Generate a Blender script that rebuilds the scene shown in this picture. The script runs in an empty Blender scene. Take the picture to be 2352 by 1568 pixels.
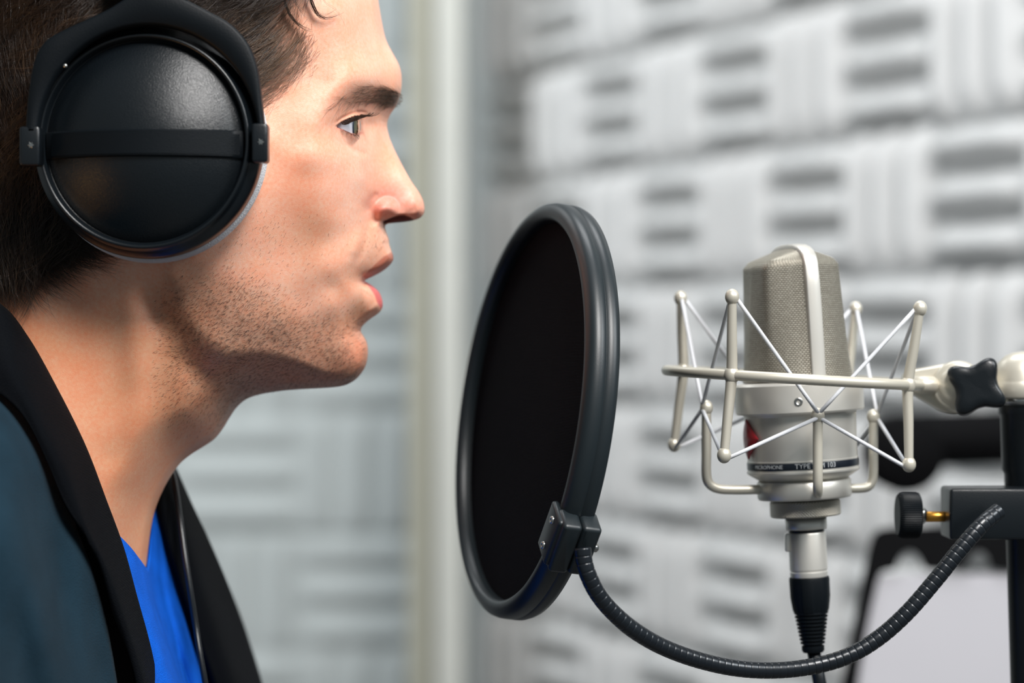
import bpy, math, random
import numpy as np
from mathutils import Vector, Matrix
rng = np.random.default_rng(7)
random.seed(7)
C = bpy.context.scene.collection
sc = bpy.context.scene

# ------------------------------------------------------------------ camera, world, lights, exposure
S = 0.00019            # metres per photo pixel in the subject plane y = 0
LENS = 85.0
D = 2352 * S * LENS / 36.0
ZC = 1.25
cam_d = bpy.data.cameras.new('camera'); cam = bpy.data.objects.new('camera', cam_d); C.objects.link(cam)
cam.location = (0, -D, ZC); cam.rotation_euler = (math.pi / 2, 0, 0)
cam_d.lens = LENS; cam_d.sensor_width = 36; cam_d.clip_start = 0.05; cam_d.clip_end = 50
cam_d.dof.use_dof = True; cam_d.dof.focus_distance = D - 0.060; cam_d.dof.aperture_fstop = 4.9
sc.camera = cam
sc.view_settings.view_transform = 'Standard'; sc.view_settings.look = 'None'
sc.view_settings.gamma = 1; sc.view_settings.exposure = 0.0; sc.view_settings.use_curve_mapping = False

w = bpy.data.worlds.new('studio_ambient'); sc.world = w; w.use_nodes = True
w.node_tree.nodes['Background'].inputs[0].default_value = (0.80, 0.93, 1.0, 1)
w.node_tree.nodes['Background'].inputs[1].default_value = 0.20

def area(name, loc, target, size, power, col, sy=None):
    l = bpy.data.lights.new(name, 'AREA'); o = bpy.data.objects.new(name, l); C.objects.link(o)
    l.shape = 'RECTANGLE'; l.size = size; l.size_y = sy or size; l.energy = power; l.color = col
    o.location = loc
    o.rotation_euler = (Vector(target) - Vector(loc)).to_track_quat('-Z', 'Y').to_euler()
    return o
area('softbox_key', (0.42, -1.0, 2.35), (-0.12, -0.03, 1.22), 0.5, 35.5, (1.0, 0.975, 0.95))
area('softbox_front', (1.0, -0.5, 1.95), (-0.1, 0.0, 1.25), 0.4, 9, (0.92, 0.97, 1.0))
area('warm_lamp', (-0.62, -0.28, 0.95), (-0.2, -0.05, 1.2), 0.12, 0.8, (1.0, 0.50, 0.16)).data.specular_factor = 0.1
area('wall_wash', (0.08, 0.38, 2.25), (0.5, 1.35, 1.25), 0.5, 11, (0.96, 0.98, 1.0))  # out-of-view fill, added to brighten the angled foam wall
area('back_wall_fill', (-1.0, 1.4, 2.6), (-0.6, 2.7, 1.1), 0.6, 27, (0.94, 0.98, 1.0))  # unseen lamp added to lift the back foam

# ------------------------------------------------------------------ helpers
def P(px, py, y=0.0):
    """photo pixel + depth y (metres, + is away) -> world point(s)"""
    px = np.asarray(px, float); py = np.asarray(py, float); y = np.asarray(y, float)
    f = (y + D) / D
    return np.stack(np.broadcast_arrays((px - 1176) * S * f, y, ZC - (py - 784) * S * f), -1)

def wloc(o):
    v = np.zeros(3)
    while o is not None:
        v = v + np.array(o.location); o = o.parent
    return v

def mesh_obj(name, V, F, mat, parent=None, smooth=True, origin=None, cols=None, uvs=None):
    """V (n,3) world coordinates, F (m,3|4) int array or list of lists"""
    V = np.asarray(V, float)
    base = wloc(parent) if parent is not None else (np.array(origin, float) if origin is not None else V.mean(0))
    me = bpy.data.meshes.new(name)
    Vl = V - base
    if isinstance(F, np.ndarray):
        n, k = F.shape
        me.vertices.add(len(V)); me.vertices.foreach_set('co', Vl.astype(np.float32).ravel())
        me.loops.add(n * k); me.loops.foreach_set('vertex_index', F.astype(np.int32).ravel())
        me.polygons.add(n); me.polygons.foreach_set('loop_start', np.arange(0, n * k, k, dtype=np.int32))
        me.update(calc_edges=True)
    else:
        me.from_pydata(Vl.tolist(), [], [list(map(int, f)) for f in F]); me.update()
    me.validate()
    if smooth: me.polygons.foreach_set('use_smooth', np.ones(len(me.polygons), dtype=bool))
    if cols is not None:
        a = me.color_attributes.new('tint', 'FLOAT_COLOR', 'POINT')
        c4 = np.ones((len(V), 4), np.float32); c4[:, :cols.shape[1]] = cols
        a.data.foreach_set('color', c4.ravel())
    if uvs is not None:
        uvl = me.uv_layers.new(name='UVMap')
        idx = np.empty(len(me.loops), np.int32); me.loops.foreach_get('vertex_index', idx)
        uvl.data.foreach_set('uv', np.asarray(uvs, np.float32)[idx].ravel())
    me.materials.append(mat)
    o = bpy.data.objects.new(name, me); C.objects.link(o)
    if parent is not None: o.parent = parent
    else: o.location = base
    return o

def thing(name, label, cat, loc, group=None):
    o = bpy.data.objects.new(name, None); C.objects.link(o); o.location = tuple(map(float, loc))
    o['label'] = label; o['category'] = cat
    if group: o['group'] = group
    o.empty_display_size = 0.02
    return o
def tag(o, label, cat, group=None):
    o['label'] = label; o['category'] = cat
    if group: o['group'] = group
    return o

class MB:
    def __init__(s): s.V = []; s.F = []; s.n = 0
    def add(s, V, F):
        V = np.asarray(V, float); s.V.append(V); s.F += [[i + s.n for i in f] for f in F]; s.n += len(V)
    def build(s, name, mat, parent=None, smooth=True, origin=None):
        return mesh_obj(name, np.concatenate(s.V), s.F, mat, parent, smooth, origin)

def gridF(nr, nc, wrap_c=False, wrap_r=False, flip=False):
    r = np.arange(nr if wrap_r else nr - 1); c = np.arange(nc if wrap_c else nc - 1)
    R, K = np.meshgrid(r, c, indexing='ij'); R1 = (R + 1) % nr; K1 = (K + 1) % nc
    q = np.stack([R * nc + K, R * nc + K1, R1 * nc + K1, R1 * nc + K], -1).reshape(-1, 4)
    return q[:, ::-1].copy() if flip else q

def catmull(pts, n):
    """smooth resample of a polyline through its points (n samples)"""
    p = np.asarray(pts, float); m = len(p)
    d = np.r_[0, np.cumsum(np.linalg.norm(np.diff(p, axis=0), axis=1) ** 0.5)]
    t = np.linspace(0, d[-1], n * 4); out = np.empty((len(t), p.shape[1]))
    tan = np.empty_like(p)
    for i in range(m):
        a, b = max(i - 1, 0), min(i + 1, m - 1)
        tan[i] = (p[b] - p[a]) / (d[b] - d[a])
    k = np.clip(np.searchsorted(d, t, side='right') - 1, 0, m - 2)
    h = d[k + 1] - d[k]; u = ((t - d[k]) / h)[:, None]; h = h[:, None]
    out = (2*u**3-3*u**2+1)*p[k] + (u**3-2*u**2+u)*h*tan[k] + (-2*u**3+3*u**2)*p[k+1] + (u**3-u**2)*h*tan[k+1]
    L = np.r_[0, np.cumsum(np.linalg.norm(np.diff(out, axis=0), axis=1))]
    tt = np.linspace(0, L[-1], n)
    return np.stack([np.interp(tt, L, out[:, j]) for j in range(p.shape[1])], -1)

def tubeVF(pts, rad, ns=12, caps=True, closed=False):
    p = np.asarray(pts, float); n = len(p); rad = np.broadcast_to(np.asarray(rad, float), (n,))
    T = np.gradient(p, axis=0)
    if closed: T = np.roll(p, -1, 0) - np.roll(p, 1, 0)
    T /= np.linalg.norm(T, axis=1)[:, None]
    up = np.array([0, 0, 1.0]) if abs(T[0][2]) < 0.9 else np.array([0, 1.0, 0])
    a = np.cross(T[0], up); a /= np.linalg.norm(a); A = [a]
    for i in range(1, n):
        a = A[-1] - T[i] * np.dot(A[-1], T[i]); a /= np.linalg.norm(a); A.append(a)
    A = np.array(A); B = np.cross(T, A)
    th = np.linspace(0, 2 * math.pi, ns, endpoint=False)
    V = p[:, None] + rad[:, None, None] * (np.cos(th)[None, :, None] * A[:, None] + np.sin(th)[None, :, None] * B[:, None])
    F = gridF(n, ns, wrap_c=True, wrap_r=closed).tolist()
    V = V.reshape(-1, 3)
    if caps and not closed:
        F.append(list(range(ns))[::-1]); F.append([(n - 1) * ns + i for i in range(ns)])
    return V, F

def frame(axis, ref=(0, -1, 0)):
    z = np.array(axis, float); z /= np.linalg.norm(z)
    x = np.array(ref, float); x = np.array([0, 0, 1.0]) if abs(z.dot(x)) > 0.99 else x; x = x - z * np.dot(x, z); x /= np.linalg.norm(x)
    return np.stack([x, np.cross(z, x), z], 1)     # columns

def latheVF(profile, origin, axis, ns=64, ref=(0, -1, 0), a0=0, a1=2 * math.pi):
    """profile: (r, h) pairs along axis"""
    pr = np.asarray(profile, float); M = frame(axis, ref)
    full = abs((a1 - a0) - 2 * math.pi) < 1e-6
    th = np.linspace(a0, a1, ns, endpoint=not full)
    L = np.stack([pr[:, 0][:, None] * np.cos(th), pr[:, 0][:, None] * np.sin(th), np.repeat(pr[:, 1][:, None], len(th), 1)], -1)
    V = L @ M.T + np.array(origin)
    return V.reshape(-1, 3), gridF(len(pr), len(th), wrap_c=full).tolist()

def lathe(name, profile, origin, axis, mat, parent, ns=64, **k):
    V, F = latheVF(profile, origin, axis, ns, **k); mb = MB(); mb.add(V, F); return mb.build(name, mat, parent)

def sphereVF(c, r, nu=20, nv=12, sc3=(1, 1, 1)):
    th = np.linspace(0, math.pi, nv); pr = np.stack([np.sin(th) * r, -np.cos(th) * r], -1)
    V, F = latheVF(pr, (0, 0, 0), (0, 0, 1), nu)
    return V * np.array(sc3) + np.array(c), F

def boxVF(c, size, M=None, bev=0.0):
    """box with rounded (bevelled) edges built as a superellipsoid-free 24-gon cage"""
    c = np.array(c, float); h = np.array(size, float) / 2; b = min(bev, h.min() * 0.98)
    V = []; 
    sgn = [(-1, -1), (1, -1), (1, 1), (-1, 1)]
    levels = [(-h[2], b), (-h[2] + b * 0.3, b * 0.3), (-h[2] + b, 0), (h[2] - b, 0), (h[2] - b * 0.3, b * 0.3), (h[2], b)] if b > 0 else [(-h[2], 0), (h[2], 0)]
    nseg = 5 if b > 0 else 1; ring = []
    for z, ins in levels:
        row = []
        for k, (sx, sy) in enumerate(sgn):
            if b > 0:
                for j in range(nseg):
                    a = math.pi + k * math.pi / 2 + j * (math.pi / 2) / (nseg - 1)
                    row.append((sx * (h[0] - b) + math.cos(a) * (b - ins * 0.9), sy * (h[1] - b) + math.sin(a) * (b - ins * 0.9), z))
            else: row.append((sx * h[0], sy * h[1], z))
        V += row; ring.append(len(row))
    nc = ring[0]; nr = len(levels); V = np.array(V)
    F = gridF(nr, nc, wrap_c=True).tolist(); F.append(list(range(nc))[::-1]); F.append([(nr - 1) * nc + i for i in range(nc)])
    if M is not None: V = V @ np.asarray(M).T
    return V + c, F

def prismVF(outline, dirv, M=None):
    """outline (n,3) world polygon extruded along dirv with a small chamfer"""
    o = np.asarray(outline, float); d = np.asarray(dirv, float); n = len(o); c = o.mean(0)
    e = np.linalg.norm(d); ins = lambda P_, a: P_ + (c - P_) / np.linalg.norm(c - P_, axis=1)[:, None] * a
    b = min(0.0008, e * 0.2)
    rows = [ins(o, b), o + d / e * b, o + d - d / e * b, ins(o, b) + d]
    V = np.concatenate(rows); F = gridF(4, n, wrap_c=True).tolist()
    F.append(list(range(n))[::-1]); F.append([3 * n + i for i in range(n)])
    return V, F

def shade_auto(o, ang=40):
    """sharpen edges by angle"""
    me = o.data
    import bmesh
    bm = bmesh.new(); bm.from_mesh(me)
    for e in bm.edges:
        if len(e.link_faces) == 2 and e.calc_face_angle(0) > math.radians(ang): e.smooth = False
    bm.to_mesh(me); bm.free(); return o

# ------------------------------------------------------------------ materials
def mat(name, col, rough=0.5, metal=0.0, bump=None, bscale=200, bstr=0.2, var=0.0, vscale=20, coat=0, sheen=0, spec=0.5, detail=4):
    m = bpy.data.materials.new(name); m.use_nodes = True; nt = m.node_tree; b = nt.nodes['Principled BSDF']
    b.inputs['Base Color'].default_value = (*col, 1); b.inputs['Roughness'].default_value = rough; b.inputs['Metallic'].default_value = metal
    b.inputs['Coat Weight'].default_value = coat; b.inputs['Sheen Weight'].default_value = sheen; b.inputs['Specular IOR Level'].default_value = spec
    tc = nt.nodes.new('ShaderNodeTexCoord')
    n = nt.nodes.new('ShaderNodeTexNoise'); n.inputs['Scale'].default_value = vscale; n.inputs['Detail'].default_value = detail
    nt.links.new(tc.outputs['Object'], n.inputs['Vector'])
    mx = nt.nodes.new('ShaderNodeMix'); mx.data_type = 'RGBA'; mx.blend_type = 'MULTIPLY'
    mx.inputs[0].default_value = 1
    mx.inputs[6].default_value = (*col, 1)
    rp = nt.nodes.new('ShaderNodeMapRange'); rp.inputs[3].default_value = 1 - var; rp.inputs[4].default_value = 1 + var
    nt.links.new(n.outputs[0], rp.inputs[0]); nt.links.new(rp.outputs[0], mx.inputs[7]); nt.links.new(mx.outputs[2], b.inputs['Base Color'])
    if bump:
        if bump == 'noise':
            t = nt.nodes.new('ShaderNodeTexNoise'); t.inputs['Scale'].default_value = bscale; t.inputs['Detail'].default_value = 3; out = t.outputs[0]
            nt.links.new(tc.outputs['Object'], t.inputs['Vector'])
        elif bump == 'voronoi':
            t = nt.nodes.new('ShaderNodeTexVoronoi'); t.inputs['Scale'].default_value = bscale; out = t.outputs[0]
            nt.links.new(tc.outputs['Object'], t.inputs['Vector'])
        bp = nt.nodes.new('ShaderNodeBump'); bp.inputs['Strength'].default_value = bstr; bp.inputs['Distance'].default_value = 0.001
        nt.links.new(out, bp.inputs['Height']); nt.links.new(bp.outputs[0], b.inputs['Normal'])
    return m

def s2l(r, g, b):
    f = lambda c: (c / 255 / 12.92) if c / 255 <= 0.04045 else ((c / 255 + 0.055) / 1.055) ** 2.4
    return (f(r), f(g), f(b))

M_black = mat('black_satin_plastic', (0.0035, 0.0055, 0.0075), 0.32, var=0.2, bump='noise', bscale=1500, bstr=0.06)
M_blackm = mat('black_matte_plastic', (0.0025, 0.0042, 0.006), 0.48, spec=0.18, var=0.2, bump='noise', bscale=1800, bstr=0.1)
M_matte = mat('matte_black_metal', (0.003, 0.003, 0.0035), 0.8, var=0.2, spec=0.08)
M_rim = mat('pop_rim_plastic', (0.009, 0.014, 0.017), 0.40, var=0.15, bump='noise', bscale=2500, bstr=0.05)
M_neck = mat('gooseneck_metal', (0.010, 0.013, 0.017), 0.28, 0.2, var=0.15)
M_nick = mat('satin_nickel', (0.76, 0.73, 0.67), 0.38, 0.65, var=0.05, bump='noise', bscale=3000, bstr=0.05)
M_champ = mat('champagne_enamel', (0.62, 0.58, 0.49), 0.38, 0.45, var=0.05)
M_cord = mat('white_elastic', (0.62, 0.63, 0.66), 0.6, var=0.1, bump='noise', bscale=3000, bstr=0.2)
M_gold = mat('brass_bolt', (0.62, 0.30, 0.05), 0.3, 0.9, var=0.15)
M_chrome = mat('chrome_screw', (0.5, 0.5, 0.48), 0.25, 1.0, var=0.1)
M_label = mat('black_label', (0.008, 0.012, 0.02), 0.3, var=0.1)
M_white = mat('white_print', (0.55, 0.57, 0.58), 0.6, var=0.05)
M_red = mat('red_badge', (0.30, 0.012, 0.02), 0.35, var=0.1)
M_velour = mat('white_velour', (0.60, 0.60, 0.62), 0.95, bump='noise', bscale=1500, bstr=0.8, var=0.15, vscale=600, sheen=0.4)
M_paper = mat('white_paper', (0.44, 0.43, 0.455), 0.8, var=0.03)
M_foam = mat('pale_grey_foam', (0.62, 0.62, 0.615), 0.95, bump='noise', bscale=500, bstr=0.3, var=0.06, vscale=6)
M_foam2 = mat('blue_grey_foam', (0.54, 0.575, 0.57), 0.95, bump='noise', bscale=500, bstr=0.3, var=0.05, vscale=5)
M_wall = mat('plaster_wall', (0.45, 0.47, 0.46), 0.9, var=0.05, vscale=3)
M_cream = mat('cream_trim', (0.60, 0.60, 0.55), 0.6, var=0.05)
M_olive = mat('olive_trim', (0.37, 0.36, 0.29), 0.6, var=0.05)
M_floor = mat('grey_carpet', (0.16, 0.16, 0.16), 0.95, var=0.2, vscale=60, bump='noise', bscale=300, bstr=0.5)
M_hair = mat('brown_hair', (0.030, 0.016, 0.009), 0.34, var=0.6, vscale=300, spec=0.6)
M_hairl = mat('light_brown_hair', (0.17, 0.095, 0.05), 0.36, var=0.5, vscale=300, spec=0.6)
M_stub = mat('stubble_hair', (0.03, 0.018, 0.012), 0.5, var=0.4, vscale=400)
M_teal = mat('navy_wool', (0.009, 0.025, 0.039), 0.9, bump='noise', bscale=1600, bstr=0.6, var=0.4, vscale=45, sheen=0.02, spec=0.08)
M_blackcloth = mat('black_lining', (0.004, 0.005, 0.007), 0.9, var=0.2, spec=0.04)

def leather():
    m = mat('black_leatherette', (0.003, 0.005, 0.007), 0.33, var=0.2)
    nt = m.node_tree; b = nt.nodes['Principled BSDF']; tc = nt.nodes['Texture Coordinate']
    mp = nt.nodes.new('ShaderNodeMapping'); mp.inputs['Scale'].default_value = (1, 1, 2.2); mp.inputs['Rotation'].default_value = (0, 0.35, 0)
    v = nt.nodes.new('ShaderNodeTexVoronoi'); v.feature = 'SMOOTH_F1'; v.inputs['Scale'].default_value = 1900
    n2 = nt.nodes.new('ShaderNodeTexNoise'); n2.inputs['Scale'].default_value = 1800
    ad = nt.nodes.new('ShaderNodeMath'); ad.operation = 'ADD'
    nt.links.new(tc.outputs['Object'], mp.inputs[0]); nt.links.new(mp.outputs[0], v.inputs['Vector']); nt.links.new(mp.outputs[0], n2.inputs['Vector'])
    nt.links.new(v.outputs[0], ad.inputs[0]); nt.links.new(n2.outputs[0], ad.inputs[1])
    bp = nt.nodes.new('ShaderNodeBump'); bp.inputs['Strength'].default_value = 0.25; bp.inputs['Distance'].default_value = 0.0004
    nt.links.new(ad.outputs[0], bp.inputs['Height']); nt.links.new(bp.outputs[0], b.inputs['Normal'])
    return m
M_leather = leather()


def twill(name, col, rough, scale, strength, rot, sheen=0.2):
    m = mat(name, col, rough, var=0.25, vscale=80, sheen=sheen)
    nt = m.node_tree; b = nt.nodes['Principled BSDF']; tc = nt.nodes['Texture Coordinate']
    mp = nt.nodes.new('ShaderNodeMapping'); mp.inputs['Rotation'].default_value = (0, rot, 0)
    wv = nt.nodes.new('ShaderNodeTexWave'); wv.bands_direction = 'Z'; wv.inputs['Scale'].default_value = scale; wv.inputs['Distortion'].default_value = 1.2
    wv.inputs['Detail Scale'].default_value = 3
    nt.links.new(tc.outputs['Object'], mp.inputs[0]); nt.links.new(mp.outputs[0], wv.inputs['Vector'])
    bp = nt.nodes.new('ShaderNodeBump'); bp.inputs['Strength'].default_value = strength; bp.inputs['Distance'].default_value = 0.0006
    nt.links.new(wv.outputs[1], bp.inputs['Height']); nt.links.new(bp.outputs[0], b.inputs['Normal'])
    return m
M_lapel = twill('black_twill', (0.0025, 0.0035, 0.0055), 0.75, 520, 0.9, 0.35, sheen=0.01)
M_lapel.node_tree.nodes['Principled BSDF'].inputs['Specular IOR Level'].default_value = 0.06
M_blue = mat('blue_jersey', (0.0, 0.090, 0.52), 0.85, bump='noise', bscale=1800, bstr=0.6, var=0.25, vscale=120, sheen=0.0, spec=0.2)
M_popmesh = twill('black_nylon_mesh', (0.004, 0.003, 0.0045), 0.95, 500, 0.3, 0.0, sheen=0.0)
M_popmesh.node_tree.nodes['Principled BSDF'].inputs['Specular IOR Level'].default_value = 0.1

def skin_mat():
    m = bpy.data.materials.new('skin'); m.use_nodes = True; nt = m.node_tree; b = nt.nodes['Principled BSDF']
    at = nt.nodes.new('ShaderNodeAttribute'); at.attribute_name = 'tint'
    tc = nt.nodes.new('ShaderNodeTexCoord')
    n = nt.nodes.new('ShaderNodeTexNoise'); n.inputs['Scale'].default_value = 700; n.inputs['Detail'].default_value = 4
    n2 = nt.nodes.new('ShaderNodeTexNoise'); n2.inputs['Scale'].default_value = 75; n2.inputs['Detail'].default_value = 3
    for q in (n, n2): nt.links.new(tc.outputs['Object'], q.inputs['Vector'])
    cr = nt.nodes.new('ShaderNodeValToRGB'); cr.color_ramp.elements[0].position = 0.3; cr.color_ramp.elements[1].position = 0.7
    cr.color_ramp.elements[0].color = (1.0, 0.86, 0.80, 1); cr.color_ramp.elements[1].color = (1.0, 1.06, 1.10, 1)
    cr2 = nt.nodes.new('ShaderNodeValToRGB'); cr2.color_ramp.elements[0].position = 0.3; cr2.color_ramp.elements[1].position = 0.7
    cr2.color_ramp.elements[0].color = (1.0, 0.90, 0.86, 1); cr2.color_ramp.elements[1].color = (1, 1.04, 1.05, 1)
    nt.links.new(n.outputs[0], cr.inputs[0]); nt.links.new(n2.outputs[0], cr2.inputs[0])
    m1 = nt.nodes.new('ShaderNodeMix'); m1.data_type = 'RGBA'; m1.blend_type = 'MULTIPLY'; m1.inputs[0].default_value = 1
    m2 = nt.nodes.new('ShaderNodeMix'); m2.data_type = 'RGBA'; m2.blend_type = 'MULTIPLY'; m2.inputs[0].default_value = 1
    nt.links.new(at.outputs['Color'], m1.inputs[6]); nt.links.new(cr.outputs[0], m1.inputs[7])
    nt.links.new(m1.outputs[2], m2.inputs[6]); nt.links.new(cr2.outputs[0], m2.inputs[7])
    nt.links.new(m2.outputs[2], b.inputs['Base Color'])
    b.inputs['Roughness'].default_value = 0.42; b.inputs['Specular IOR Level'].default_value = 0.45
    b.inputs['Subsurface Weight'].default_value = 0.22; b.inputs['Subsurface Radius'].default_value = (1, 0.35, 0.18); b.inputs['Subsurface Scale'].default_value = 0.004
    v = nt.nodes.new('ShaderNodeTexVoronoi'); v.inputs['Scale'].default_value = 2200; nt.links.new(tc.outputs['Object'], v.inputs['Vector'])
    ad = nt.nodes.new('ShaderNodeMath'); ad.operation = 'MULTIPLY_ADD'; ad.inputs[1].default_value = 0.6
    n3 = nt.nodes.new('ShaderNodeTexNoise'); n3.inputs['Scale'].default_value = 2000; n3.inputs['Detail'].default_value = 4; nt.links.new(tc.outputs['Object'], n3.inputs['Vector'])
    nt.links.new(v.outputs[0], ad.inputs[0]); nt.links.new(n3.outputs[0], ad.inputs[2])
    bp = nt.nodes.new('ShaderNodeBump'); bp.inputs['Strength'].default_value = 0.17; bp.inputs['Distance'].default_value = 0.00035
    nt.links.new(ad.outputs[0], bp.inputs['Height']); nt.links.new(bp.outputs[0], b.inputs['Normal'])
    return m
M_skin = skin_mat()
def attr_mat(name, rough, coat):
    m = bpy.data.materials.new(name); m.use_nodes = True; nt = m.node_tree; b = nt.nodes['Principled BSDF']
    at = nt.nodes.new('ShaderNodeAttribute'); at.attribute_name = 'tint'; nt.links.new(at.outputs['Color'], b.inputs['Base Color'])
    b.inputs['Roughness'].default_value = rough; b.inputs['Coat Weight'].default_value = coat; b.inputs['Coat Roughness'].default_value = 0.03
    return m
M_eye = attr_mat('eyeball', 0.25, 1.0)

def weave_mat():
    m = mat('woven_wire_grille', (0.50, 0.47, 0.40), 0.45, 0.75, var=0.03)
    nt = m.node_tree; b = nt.nodes['Principled BSDF']; tc = nt.nodes['Texture Coordinate']
    br = nt.nodes.new('ShaderNodeTexBrick'); br.inputs['Scale'].default_value = 1
    br.inputs['Color1'].default_value = (0.58, 0.54, 0.45, 1); br.inputs['Color2'].default_value = (0.48, 0.44, 0.36, 1); br.inputs['Mortar'].default_value = (0.10, 0.09, 0.075, 1)
    br.inputs['Brick Width'].default_value = 0.0016; br.inputs['Row Height'].default_value = 0.00085
    br.inputs['Mortar Size'].default_value = 0.00018; br.inputs['Mortar Smooth'].default_value = 0.6
    nt.links.new(tc.outputs['UV'], br.inputs['Vector']); nt.links.new(br.outputs[0], b.inputs['Base Color'])
    bp = nt.nodes.new('ShaderNodeBump'); bp.inputs['Strength'].default_value = 0.9; bp.inputs['Distance'].default_value = 0.0004; bp.invert = True
    nt.links.new(br.outputs[1], bp.inputs['Height']); nt.links.new(bp.outputs[0], b.inputs['Normal'])
    return m
M_weave = weave_mat()
#@@SETTING
# ------------------------------------------------------------------ setting
def struct(o): o['kind'] = 'structure'; return o
V, F = boxVF((0, 1.0, -0.05), (7, 7, 0.1)); struct(mesh_obj('floor', V, F, M_floor, smooth=False))
YB = 2.75
V, F = boxVF((-0.9, YB + 0.14, 1.4), (3.6, 0.1, 2.8)); struct(mesh_obj('wall_back', V, F, M_wall, smooth=False))

# angled foam wall on the right
TH = math.radians(66); CW = 0.163; CH = 0.15
X0 = (1462 - 1176) * S * 3.07 / D; Y0 = 3.07 - D
ux = np.array([math.cos(TH), -math.sin(TH), 0]); nx = np.array([-math.sin(TH), -math.cos(TH), 0]); uz = np.array([0, 0, 1.0])
Cw = np.array([X0, Y0, ZC])
M3 = np.stack([ux, nx, uz], 1)
cen = Cw + ux * 0.55 - nx * 0.09 + uz * (1.4 - ZC)
V, F = boxVF(cen, (2.1, 0.1, 2.8), M3); struct(mesh_obj('wall_right', V, F, M_wall, smooth=False))

def foam_panel(name, org, u, n, c0, c1, r0, r1, cw, ch, depth, m, par, q=26):
    """heightfield panel of cells whose three rounded ridges alternate in direction"""
    nu = (c1 - c0) * q + 1; nv = (r1 - r0) * q + 1
    a = np.linspace(c0 + 0.004, c1 - 0.004, nu); b = np.linspace(r0 + 0.004, r1 - 0.004, nv)
    A, B = np.meshgrid(a, b)
    ci = np.clip(np.floor(A), c0, c1 - 1); ri = np.clip(np.floor(B), r0, r1 - 1)
    fu = A - ci; fv = B - ri
    vert = ((ci + ri) % 2 == par)
    t = np.where(vert, fu, fv); e = np.where(vert, fv, fu)
    ridge = 0.5 - 0.5 * np.cos(2 * np.pi * 3 * t); ridge = ridge ** 0.75
    en = np.clip(np.minimum(e, 1 - e) / 0.26, 0, 1); en = np.sqrt(1 - (1 - en) ** 2)
    h = depth * (0.12 + 0.88 * ridge * (0.25 + 0.75 * en))
    h += rng.normal(0, depth * 0.004, h.shape)
    Pt = org + A[..., None] * cw * u + (B[..., None] + 0.48) * ch * uz + h[..., None] * n
    V = Pt.reshape(-1, 3); F = gridF(nv, nu).tolist()
    # closed back
    ring = list(range(nu)) + [i * nu + nu - 1 for i in range(1, nv)] + [(nv - 1) * nu + i for i in range(nu - 2, -1, -1)] + [i * nu for i in range(nv - 2, 0, -1)]
    bk = V[ring] - ((V[ring] - org) @ n)[:, None] * n - n * 0.0
    n0 = len(V); k = len(ring); V = np.concatenate([V, bk])
    for i in range(k): F.append([ring[i], n0 + i, n0 + (i + 1) % k, ring[(i + 1) % k]])
    F.append([n0 + i for i in range(k)])
    return V, F
offs = -nx * 0.03
rows = [(-6, -2, 'bottom'), (-2, 2, 'middle'), (2, 6, 'top')]
cols = [(-3, 0, 'beside the cream trim'), (0, 4, 'behind the microphone'), (4, 8, 'at the right edge')]
for (c0, c1, cn) in cols:
    for (r0, r1, rn) in rows:
        V, F = foam_panel('', Cw + offs, ux, nx, c0, c1, r0, r1, CW, CH, 0.042, M_foam, 1)
        o = mesh_obj('acoustic_foam_panel', V, F, M_foam)
        tag(o, f'pale grey foam panel on the angled wall, {rn} row, {cn}', 'acoustic foam', 'foam panels on the right wall')
# far wall foam panels (facing the camera) behind the man
u2 = np.array([1.0, 0, 0]); n2_ = np.array([0, -1.0, 0])
cx = (955 - 1176) * S * (YB + D) / D
o2 = np.array([cx, YB + 0.06, ZC])
k2 = 0.19
for c0, c1, cn in [(-3, 0, 'beside the cream trim'), (-6, -3, 'behind the face and neck'), (-9, -6, 'at the far left')]:
    for (r0, r1, rn) in [(-5, -2, 'bottom'), (-2, 1, 'middle'), (1, 5, 'top')]:
        V, F = foam_panel('', o2 + uz * (0.075 - 0.48 * k2 + 0.0), u2, n2_, c0, c1, r0, r1, 0.19, k2, 0.020, M_foam2, 1, 22)
        o = mesh_obj('acoustic_foam_panel', V, F, M_foam2)
        tag(o, f'blue-grey foam panel on the back wall, {rn} row, {cn}', 'acoustic foam', 'foam panels on the back wall')
# cream trim between the two walls
ta = P(962, 784, 2.2); tb = P(1062, 784, 2.2)
V, F = boxVF(((ta[0] + tb[0]) / 2 + 0.012, 2.3, 1.4), (tb[0] - ta[0] - 0.02, 0.2, 2.8), bev=0.008); struct(mesh_obj('trim_1', V, F, M_cream, smooth=False))
V, F = boxVF((ta[0] - 0.0, 2.33, 1.4), (0.03, 0.2, 2.8)); struct(mesh_obj('trim_2', V, F, M_olive, smooth=False))
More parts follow.
